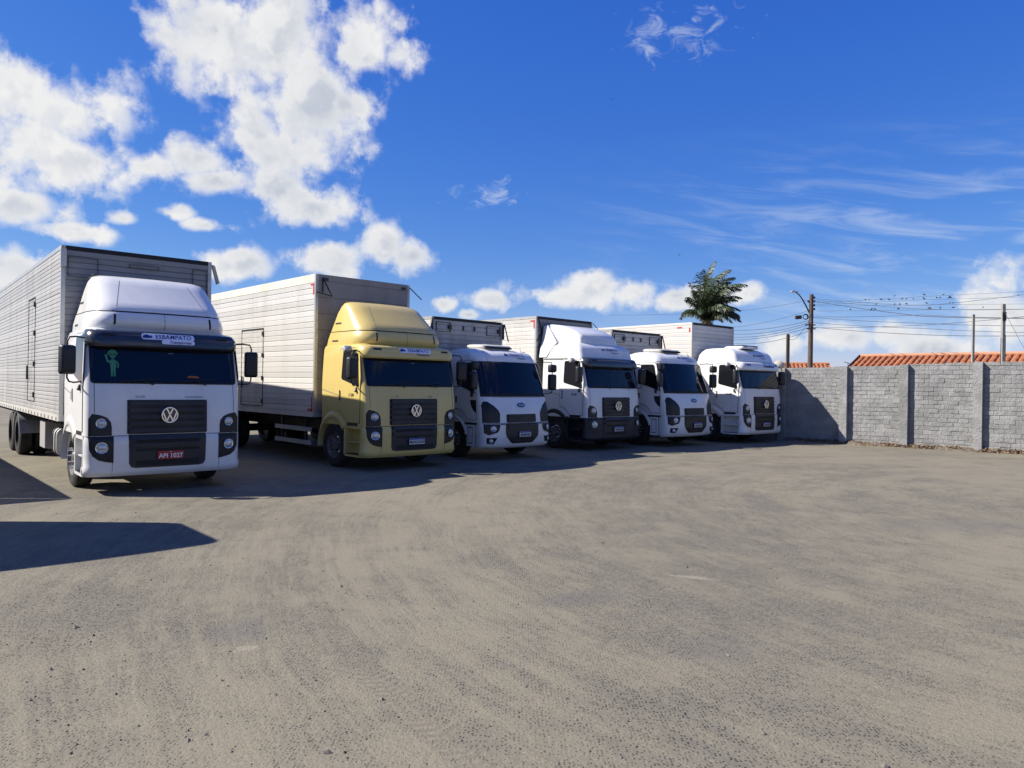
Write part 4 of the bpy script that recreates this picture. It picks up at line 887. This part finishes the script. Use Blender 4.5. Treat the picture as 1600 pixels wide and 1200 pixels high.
# cracked plaster foot of the wall, rubble and dry leaves along it
lm_ = [mat('dry_leaf', (.20, .115, .06), .8), mat('pale_dry_leaf', (.29, .205, .12), .8), mat('earth_crumb', (.10, .075, .055), .9)]
bm = bmesh.new(); rg = random.Random(21)
for k in range(5200):
    x = rg.uniform(-2.0, 8.8); dep = abs(rg.gauss(0, .20)) * (.6 + .6 * abs(math.sin(x * 1.9))); y = -.03 - dep
    z = .012 + .12 * max(0, 1 - dep / .32) * rg.random(); s_ = rg.uniform(.018, .05); a = rg.uniform(0, 6.3); tl = rg.uniform(-.6, .6)
    u = Vector((math.cos(a), math.sin(a), tl)) * s_; v = Vector((-math.sin(a), math.cos(a), rg.uniform(-.5, .5))) * s_ * .55; c0 = Vector((x, y, z + s_ * .3))
    f = bm.faces.new([bm.verts.new(c0 - u), bm.verts.new(c0 + v), bm.verts.new(c0 + u), bm.verts.new(c0 - v)]); f.material_index = rg.choice((0, 0, 1, 1, 2))
me = bpy.data.meshes.new('leaf_litter'); bm.to_mesh(me); bm.free()
for q in lm_: me.materials.append(q)
lo = link('leaf_litter', me, None); lo.location = A; lo.rotation_euler = (0, 0, ang_w); tag(lo, 'strip of dry leaves and crumbs along the foot of the wall', 'leaves', kind='stuff')
em_ = worn('bare_earth', (.135, .115, .09), (.08, .068, .056), .95, .8, 3, bump=.6, streak=False)
bm = bmesh.new(); n = 90; rows = []
for i in range(n + 1):
    x = -2.2 + 11 * i / n; w = .28 + .16 * math.sin(x * 2.3) + .08 * math.sin(x * 7.1); rows.append([bm.verts.new((x, yy, zz)) for yy, zz in ((.04, .10), (-.10, .085 + .03 * math.sin(x * 9)), (-.12 - w * .5, .03), (-.14 - w, -.01))])
for a_, b_ in zip(rows, rows[1:]):
    for k in range(3): bm.faces.new((a_[k], a_[k + 1], b_[k + 1], b_[k]))
bmesh.ops.recalc_face_normals(bm, faces=bm.faces); me = bpy.data.meshes.new('verge'); bm.to_mesh(me); bm.free(); finish(me, 60)
vg = link('verge', me, em_); vg.location = A; vg.rotation_euler = (0, 0, ang_w); tag(vg, kind='structure')
# the wall goes on behind the trucks, beside the last one
w2 = empty('boundary_wall', A + wd_ * X0, math.atan2(-.72, .69)); tag(w2, 'grey wall hidden behind the last truck next to it', 'wall')
MB().box(-30, -.02, .0, .15, -.05, 2.63).build('wall_core', wm, w2)
for k in range(12): MB().box(-30 + k * 2.4, -29.72 + k * 2.4, -.1, -.001, -.05, 2.66).build('column', wm, w2, bevel=.012)
# ------------------------------------------------------------------ houses beyond the wall
tile_m = worn('terracotta_tile', (.31, .105, .040), (.15, .062, .032), .75, .6, 1.3, streak=False)
tile_d = worn('old_terracotta', (.36, .13, .06), (.17, .09, .06), .8, .7, 1.3, streak=False)
hw_m = worn('house_plaster', (.55, .50, .42), (.38, .34, .28), .85, .5, 1.0)
ridge_m = worn('ridge_tile', (.42, .20, .11), (.30, .24, .2), .8, .6, 3, streak=False)
def tile_roof(house, L, D, zr, slope, mt, pitch=.42, cap=True):
    """gable roof: ridge along local x from 0 to L at height zr, front slope towards -y, D deep"""
    ze = zr - slope * D
    mb = MB(); mb.add([(0, 0, zr - .06), (L, 0, zr - .06), (L, -D, ze - .06), (0, -D, ze - .06), (0, D, ze - .06), (L, D, ze - .06), (0, 0, zr - .14), (L, 0, zr - .14), (L, -D, ze - .14), (0, -D, ze - .14), (0, D, ze - .14), (L, D, ze - .14)],
           [(0, 1, 2, 3), (0, 4, 5, 1), (6, 9, 8, 7), (6, 7, 11, 10), (3, 2, 8, 9), (4, 10, 11, 5), (0, 3, 9, 6), (0, 6, 10, 4), (1, 7, 8, 2), (1, 5, 11, 7)])
    roof = mb.build('roof', tile_d, house)
    prof = [(-pitch * .36 * math.cos(R(180 * k / 7)), .115 * math.sin(R(180 * k / 7))) for k in range(8)]
    n = int(L / pitch)
    for sgn in (-1, 1):
        vs, fs = [], []; N = len(prof); rows = 7
        for i in range(rows):                               # overlapping barrel tiles down the slope
            for e in (0, 1):
                dd = (i + e * 1.06) * D / rows; lift = .03 * (1 - e) * -1 + .015
                for u, v in prof: vs.append((u, sgn * dd, -slope * dd + v * (1 + .12 * e) - .055 + lift))
        for i in range(rows):
            o = i * 2 * N
            for k in range(N - 1): fs.append((o + k, o + k + 1, o + N + k + 1, o + N + k))
            fs.append(tuple(o + N + k for k in range(N)))
        me = bpy.data.meshes.new('tile_row'); me.from_pydata(vs, [], fs); finish(me, 50); me.materials.append(mt)
        for k in range(n):
            o = link('tile_row', me, None, roof); o.location = (pitch * (k + .5) + rnd.uniform(-.01, .01), 0, zr + rnd.uniform(-.008, .008))
    rm = MB().lathe([(0, .14), (.36, .12), (.36, .10), (0, .12)], n=12, closed=True).mesh('ridge_tile', 50); rm.materials.append(ridge_m)
    for k in range(int(L / .33)):
        o = link('ridge_tile', rm, None, roof); o.location = (.33 * k, 0, zr - .02 + rnd.uniform(-.006, .01))
    for sgn in (-1, 1):
        MB().bar((-.03, 0, zr), (-.03, sgn * D, ze), .05, .20).build('barge_board', M['ink'], roof)
    return roof, ze
def house(name, label, loc, ang, L, D, zr, slope, mt, pitch):
    h_ = empty(name, (loc.x, loc.y, 0), ang); tag(h_, label, 'house', 'houses beyond the wall')
    roof, ze = tile_roof(h_, L, D, zr, slope, mt, pitch)
    d2 = D - .45
    poly = [(-d2, 0), (d2, 0), (d2, zr - slope * d2 - .16), (0, zr - .16), (-d2, zr - slope * d2 - .16)]
    MB().prism(poly, 'x', .35, L - .35).build('wall', hw_m, h_)
    for k in range(3):
        xx = L * (.2 + .28 * k); wn_ = MB().box(xx, xx + 1.2, -d2 - .03, -d2 + .05, 1.0, 2.0).build('window', M['side_glass'], h_); MB().box(xx - .06, xx + 1.26, -d2 - .06, -d2 - .002, .93, .995).build('sill', hw_m, wn_)
    return h_
ra = at(1345, 556, 46.0); hang = math.atan2(-.72, .69)
house('tiled_house', 'house with bright orange barrel tile roof showing above the grey wall at right', ra, hang, 14.0, 3.9, ra.z, .43, tile_m, .34)
rb = at(1190, 567.5, 58.0)
house('tiled_house', 'low house with plain orange roof behind the utility pole', rb, R(-14), 5.0, 3.5, rb.z, .36, tile_m, .30)
# satellite dish and roof aerial
dp = at(1216, 572, 46); dish = empty('satellite_dish', (dp.x, dp.y, 0)); tag(dish, 'round white satellite dish beside the roof of the last truck', 'satellite dish')
MB().tube([(0, .05, 0), (0, .05, dp.z)], .03, 8).build('mast', M['steel'], dish)
q = MB().lathe([(-.02, .02), (.0, .14), (.05, .25), (.10, .33), (.115, .33), (.07, .25), (.02, .14), (.0, .02)], axis='y', n=24).build('reflector', M['alu_white'], dish, smooth=50); q.location = (0, -.08, dp.z); q.rotation_euler = (R(25), 0, R(-30))
MB().tube([(0, -.05, -.30), (0, -.35, .02)], .012, 6).build('feed_arm', M['steel'], dish).location = (0, -.08, dp.z)
ap = at(1325, 573, 44); ant = empty('roof_aerial', (ap.x, ap.y, 0)); tag(ant, 'small dark television aerial at the left end of the orange roof', 'aerial')
MB().tube([(0, 0, 0), (0, 0, ap.z + .25)], .02, 6).build('mast', M['dgrey'], ant)
mb = MB(); mb.tube([(-.25, 0, ap.z + .28), (.3, 0, ap.z + .16)], .015, 6)
for k in range(5): mb.bar((-.2 + k * .11, -.15, ap.z + .27 - k * .024), (-.2 + k * .11, .15, ap.z + .27 - k * .024), .012)
mb.build('elements', M['dgrey'], ant)
# ------------------------------------------------------------------ poles, wires, birds
pole_m = worn('brown_timber_pole', (.09, .065, .05), (.05, .04, .035), .85, .7, 4.0)
conc_m = worn('concrete_post', (.26, .25, .235), (.13, .125, .12), .85, .7, 4.0)
wire_m = mat('cable', (.03, .03, .034), .6)
PT = at(1268, 460, 50.0); pole = empty('utility_pole', (PT.x, PT.y, 0)); tag(pole, 'tall brown utility pole carrying a street lamp and many wires', 'pole')
MB().tube([(0, 0, -.3), (-.02, 0, PT.z * .5), (0, 0, PT.z)], [.19, .165, .135], 12).build('pole_shaft', pole_m, pole, smooth=60)
def rel(px, py, Y=50.0): v = at(px, py, Y); return (v.x - PT.x, v.y - PT.y, v.z)
arm = MB().tube([rel(1266, 492), rel(1260, 479), rel(1254, 468), rel(1249, 461), rel(1243.5, 456.5)], [.05, .05, .045, .04, .04], 8).build('lamp_arm', M['dgrey'], pole, smooth=60)
hv = Vector(rel(1241, 456)); lh = MB().loft([[(hv.x + xx, hv.y + u, hv.z + v) for u, v in rrect(-w_, w_, -.04, .05, .03, 3)] for xx, w_ in ((-.26, .03), (-.22, .10), (.05, .11), (.2, .06), (.24, .03))]).build('lamp_head', M['steel'], pole, smooth=40)
MB().box(hv.x - .2, hv.x + .02, hv.y - .08, hv.y + .08, hv.z - .055, hv.z - .041).build('lamp_glass', M['lens'], lh)
MB().lathe([(0, .03), (.08, .03)], axis='z', c=(hv.x, hv.y, hv.z + .05), n=8).build('photocell', M['dgrey'], lh)
for k, (pxx, pyy) in enumerate(((1272.5, 465), (1272.5, 471), (1272.5, 477), (1272.5, 483), (1263, 471))):
    v = Vector(rel(pxx, pyy)); ins = MB().lathe([(-.07, .045), (-.03, .07), (0, .045), (.03, .07), (.07, .045)], axis='z', c=tuple(v), n=10).build('insulator', M['dgrey'], pole, smooth=40)
mb = MB(); v = Vector(rel(1247.5, 496)); mb.tube([v + Vector((-.19, 0, -.01)), v + Vector((.19, 0, .03))], .13, 12); mb.build('splice_closure', M['ink'], pole, smooth=40)
v = Vector(rel(1258.5, 495)); mb = MB()
for dq, rr in ((0, .17), (.03, .15), (-.03, .19)): mb.tube([v + Vector((math.cos(k * math.pi / 8) * rr, dq, math.sin(k * math.pi / 8) * rr)) for k in range(17)], .018, 6)
mb.build('cable_coil', M['ink'], pole)
for zz, w_ in ((508, .5), (514, .4)):
    v = Vector(rel(1268, zz)); MB().box(v.x - w_, v.x + .2, -.2, -.14, v.z - .04, v.z + .04).build('bracket', pole_m, pole)
def post(px, py, Y, r, label, mt, knob=False):
    v = at(px, py, Y); o = empty('post', (v.x, v.y, 0)); tag(o, label, 'post')
    MB().box(-r, r, -r, r, -.3, v.z).build('shaft', mt, o, bevel=r * .25); MB().box(-r * .8, r * .8, -r * .8, r * .8, v.z - .002, v.z + r * .5).build('cap', mt, o)
    if knob:
        MB().box(-r * 1.3, r * 1.3, -r * 1.4, -r * 1.02, v.z - .75, v.z - .35).build('service_box', M['dgrey'], o, bevel=.01)
        MB().box(r * 1.0, r * 1.5, -r * .8, r * .8, v.z - 2.6, v.z - 1.4).build('conduit', mt, o)
    return v
p1 = post(1231.3, 523, 40.0, .075, 'thin dark timber post left of the utility pole', pole_m)
p2 = post(1521, 492, 34.0, .048, 'thin grey concrete post rising before the orange roof', conc_m)
p3 = post(1568, 476, 34.0, .066, 'thicker grey concrete post with a service box, rightmost before the orange roof', conc_m, True)
WIRES = []
def wire(label, pts, r=.013, sag=.0):
    """one cable hung between points ((px, py), distance)"""
    P_ = [at(px, py, Y) for (px, py), Y in pts]; out = []
    for a, b in zip(P_, P_[1:]):
        n_ = 14
        for k in range(n_ + (b is P_[-1])):
            u = k / n_; q = a.lerp(b, u); q.z -= sag * 4 * u * (1 - u); out.append(q)
    o = MB().tube(out, r, 5).build('overhead_wire', wire_m, None, smooth=60); tag(o, label, 'wire', 'overhead wires at the utility pole'); WIRES.append(out); return o
ORD = ('topmost', 'second', 'third', 'fourth', 'fifth', 'sixth', 'seventh', 'lowest')
LW = '%s cable running left from the utility pole towards the palm'
for k_, (y0, y1, yy, sg) in enumerate(((468, 486, 505, .1), (484, 511, 500, .15), (500, 516, 530, .2), (503, 522, 524, .25), (506, 527, 530, .25), (511, 531, 545, .2), (516, 537, 536, .3))):
    wire(LW % (ORD[k_] if k_ < 6 else 'lowest'), [((1267, y0), 50), ((1150, y1), 58), ((950, y1 + (y1 - y0) * .35), 72)], .011 if sg < .2 else .016, sg)
RW = '%s at the pole of the cables running right over the orange roof'
for k_, (y0, ym, y1, Ym, r_) in enumerate(sorted(((466, 478, 455, 44, .010), (470, 494, 497, 40, .017), (495, 492, 497, 42, .012), (496, 505, 509, 42, .012), (504, 513, 520, 42, .012), (511, 523, 524, 40, .014), (512, 508, 490, 40, .012), (468, 483, 482, 40, .011)))):
    wire(RW % ORD[k_], [((1269, y0), 50), ((1440, ym), Ym), ((1640, y1), 35)], r_, .05)
BW = '%s of the four far wires with birds along them'
for k_, (y0, y1, y2) in enumerate(((473, 463, 452), (476, 468, 462), (478, 476, 474), (486, 484, 482))):
    wire(BW % ('topmost', 'second', 'third', 'lowest')[k_], [((1275, y0), 70), ((1450, y1), 66), ((1660, y2), 62)], .010, .02)
wire('slack service cable hanging between the utility pole and the thin timber post', [((1267, 490), 50), ((1253, 517), 46), ((1232, 529), 40)], .011, .25)
wire('thin slanting cable beside the thicker concrete post', [((1569, 486), 33), ((1604, 552), 31)], .009, .0)
bird_m = mat('dark_feathers', (.02, .02, .022), .8)
def bird_mesh():
    mb = MB(); rings = []
    for t_, r_, dz in ((-.5, .02, -.06), (-.30, .05, -.03), (-.1, .17, .0), (.12, .20, .03), (.28, .14, .07), (.34, .115, .12), (.44, .11, .15), (.52, .05, .15), (.60, .012, .14)):
        rings.append([(t_, r_ * math.cos(k * math.pi / 4), dz + .2 + r_ * math.sin(k * math.pi / 4)) for k in range(8)])
    mb.loft(rings); mb.add([(-.25, -.05, .18), (-.25, .05, .18), (-.85, .07, .02), (-.85, -.07, .02), (-.25, 0, .22)], [(0, 1, 2, 3), (0, 3, 4), (1, 4, 2), (3, 2, 4)])
    for q in (-1, 1): mb.box(.02, .05, q * .05 - .01, q * .05 + .01, -.02, .06)
    return mb.mesh('bird', 50)
bme = bird_mesh(); bme.materials.append(bird_m)
spots = [(1352, 469), (1358, 469), (1377, 469), (1389, 469), (1409, 468), (1416, 468), (1427, 468), (1443, 467), (1445, 467.5), (1464, 466), (1469, 466), (1483, 466), (1485, 465.5), (1398, 463), (1444, 461.5), (1474, 461), (1369, 476), (1398, 476), (1406, 476), (1415, 475.5), (1417, 475.5), (1448, 474.5), (1484, 474), (1489, 474),
         (1329, 484.5), (1362, 484), (1367, 484), (1369, 484), (1403, 483.5), (1405, 483.5), (1451, 482.5), (1453, 482.5), (1469, 482), (1489, 481.5), (1536, 481), (1591, 462)]
for k, (px, py) in enumerate(spots):
    v = at(px, py, 65); s_ = rnd.uniform(.20, .34); o = link('perched_bird', bme, None); o.location = v; o.scale = (s_, s_, s_); o.rotation_euler = (0, rnd.uniform(-.5, .1), rnd.uniform(0, 6.3))
    tag(o, 'small dark bird perched on the high wires right of the utility pole', 'bird', 'birds perched on the wires')
def flying(px, py, Y, s_, label, rz):
    mb = MB(); rings = [[(t_, r_ * math.cos(k * math.pi / 3), r_ * math.sin(k * math.pi / 3)) for k in range(6)] for t_, r_ in ((-.45, .02), (-.15, .10), (.15, .11), (.35, .07), (.45, .02))]; mb.loft(rings)
    for q in (-1, 1): mb.add([(.15, q * .05, .05), (.22, q * .5, .25), (.0, q * 1.0, .15), (-.12, q * .5, .2), (-.15, q * .05, .04), (.0, q * .5, .215)], [(0, 1, 5), (1, 2, 5), (2, 3, 5), (3, 4, 5), (4, 0, 5)])
    o = mb.build('flying_bird', bird_m, None, smooth=50); o.location = at(px, py, Y); o.scale = (s_,) * 3; o.rotation_euler = (.9, .3, rz); tag(o, label, 'bird', 'birds in flight')
flying(1061, 398, 60, .26, 'dark bird flying just above and left of the palm', 1.2); flying(957, 155, 90, .2, 'tiny dark bird high in the blue sky', .4)
# ------------------------------------------------------------------ palm, blown to the right
fr_m = worn('palm_leaf', (.032, .054, .020), (.075, .085, .04), .5, .6, 3.0, streak=False); fr_d = worn('dry_palm_leaf', (.17, .12, .06), (.10, .07, .04), .7, .5, 3.0, streak=False)
pb = at(1106, 503, 44.0); palm = empty('palm_tree', (pb.x, pb.y, 0)); tag(palm, 'windblown palm tree rising behind the truck boxes', 'palm tree')
MB().tube([(-.25, 0, -.2), (-.1, 0, pb.z * .5), (0, 0, pb.z + .25)], [.22, .17, .13], 12).build('trunk', conc_m, palm, smooth=60)
rg = random.Random(4)
def frond(az_, el_, L, dry=False, wind=1.0):
    n = 16; p = Vector((0, 0, pb.z + .2)); d = Vector((math.cos(az_) * math.cos(el_), math.sin(az_) * math.cos(el_), math.sin(el_))); pts = [p.copy()]; ds = [d.copy()]
    for k in range(n):
        u = k / n
        d = (d + Vector((.085 * wind * (.3 + 1.4 * u), 0, -(.03 + .15 * u) * (1.0 if not dry else 1.6)))).normalized(); p = p + d * (L / n); pts.append(p.copy()); ds.append(d.copy())
    mb = MB(); mb.tube(pts, [.03 * (1 - .85 * k / n) + .004 for k in range(n + 1)], 5)
    for k in range(2, n * 6):
        u = k / (n * 6.0); i = min(int(u * n), n - 1); f_ = u * n - i; c0 = pts[i].lerp(pts[i + 1], f_); dd = ds[i]
        sd_ = dd.cross(Vector((0, 0, 1)));  sd_ = sd_.normalized() if sd_.length > .05 else Vector((0, 1, 0))
        ll = L * .22 * math.sin(math.pi * min(1, .14 + u * .86)) ** .6 * rg.uniform(.75, 1.1) + .06
        for q in (-1, 1):
            if rg.random() < .12: continue
            v = (sd_ * q * rg.uniform(.45, .9) + dd * rg.uniform(.5, .9) + Vector((.55 * wind * rg.uniform(.5, 1.3), 0, rg.uniform(-1.1, -.1)))).normalized()
            mid_ = c0 + v * ll * .55; v2 = (v + Vector((.12 * wind, 0, -.45))).normalized(); tip = mid_ + v2 * ll * .45; wv = v.cross(dd).cross(v).normalized() * .020
            mb.add([c0 - wv * .5, c0 + wv * .5, mid_ + wv, tip, mid_ - wv], [(0, 1, 2, 4), (4, 2, 3)])
    return mb.mesh('frond', normals=False)
crown = MB().lathe([(pb.z - .35, .12), (pb.z + .1, .20), (pb.z + .35, .12), (pb.z + .5, .03)], axis='z', n=10).build('crown', fr_d, palm, smooth=50)
for k in range(46):
    az_ = k * 2.399 + rg.uniform(-.3, .3); el_ = R(89 - 62 * (k / 45) ** 1.0 + rg.uniform(-8, 8)); L = rg.uniform(2.4, 3.5) * (1.08 if k < 16 else .72)
    wnd = .70 if math.cos(az_) > -.2 else .62
    link('frond', frond(az_, el_, L, wind=wnd), fr_m, crown)
for k in range(4): link('frond', frond(2.6 + k * .35, R(-25), 1.5, True, .3), fr_d, crown)
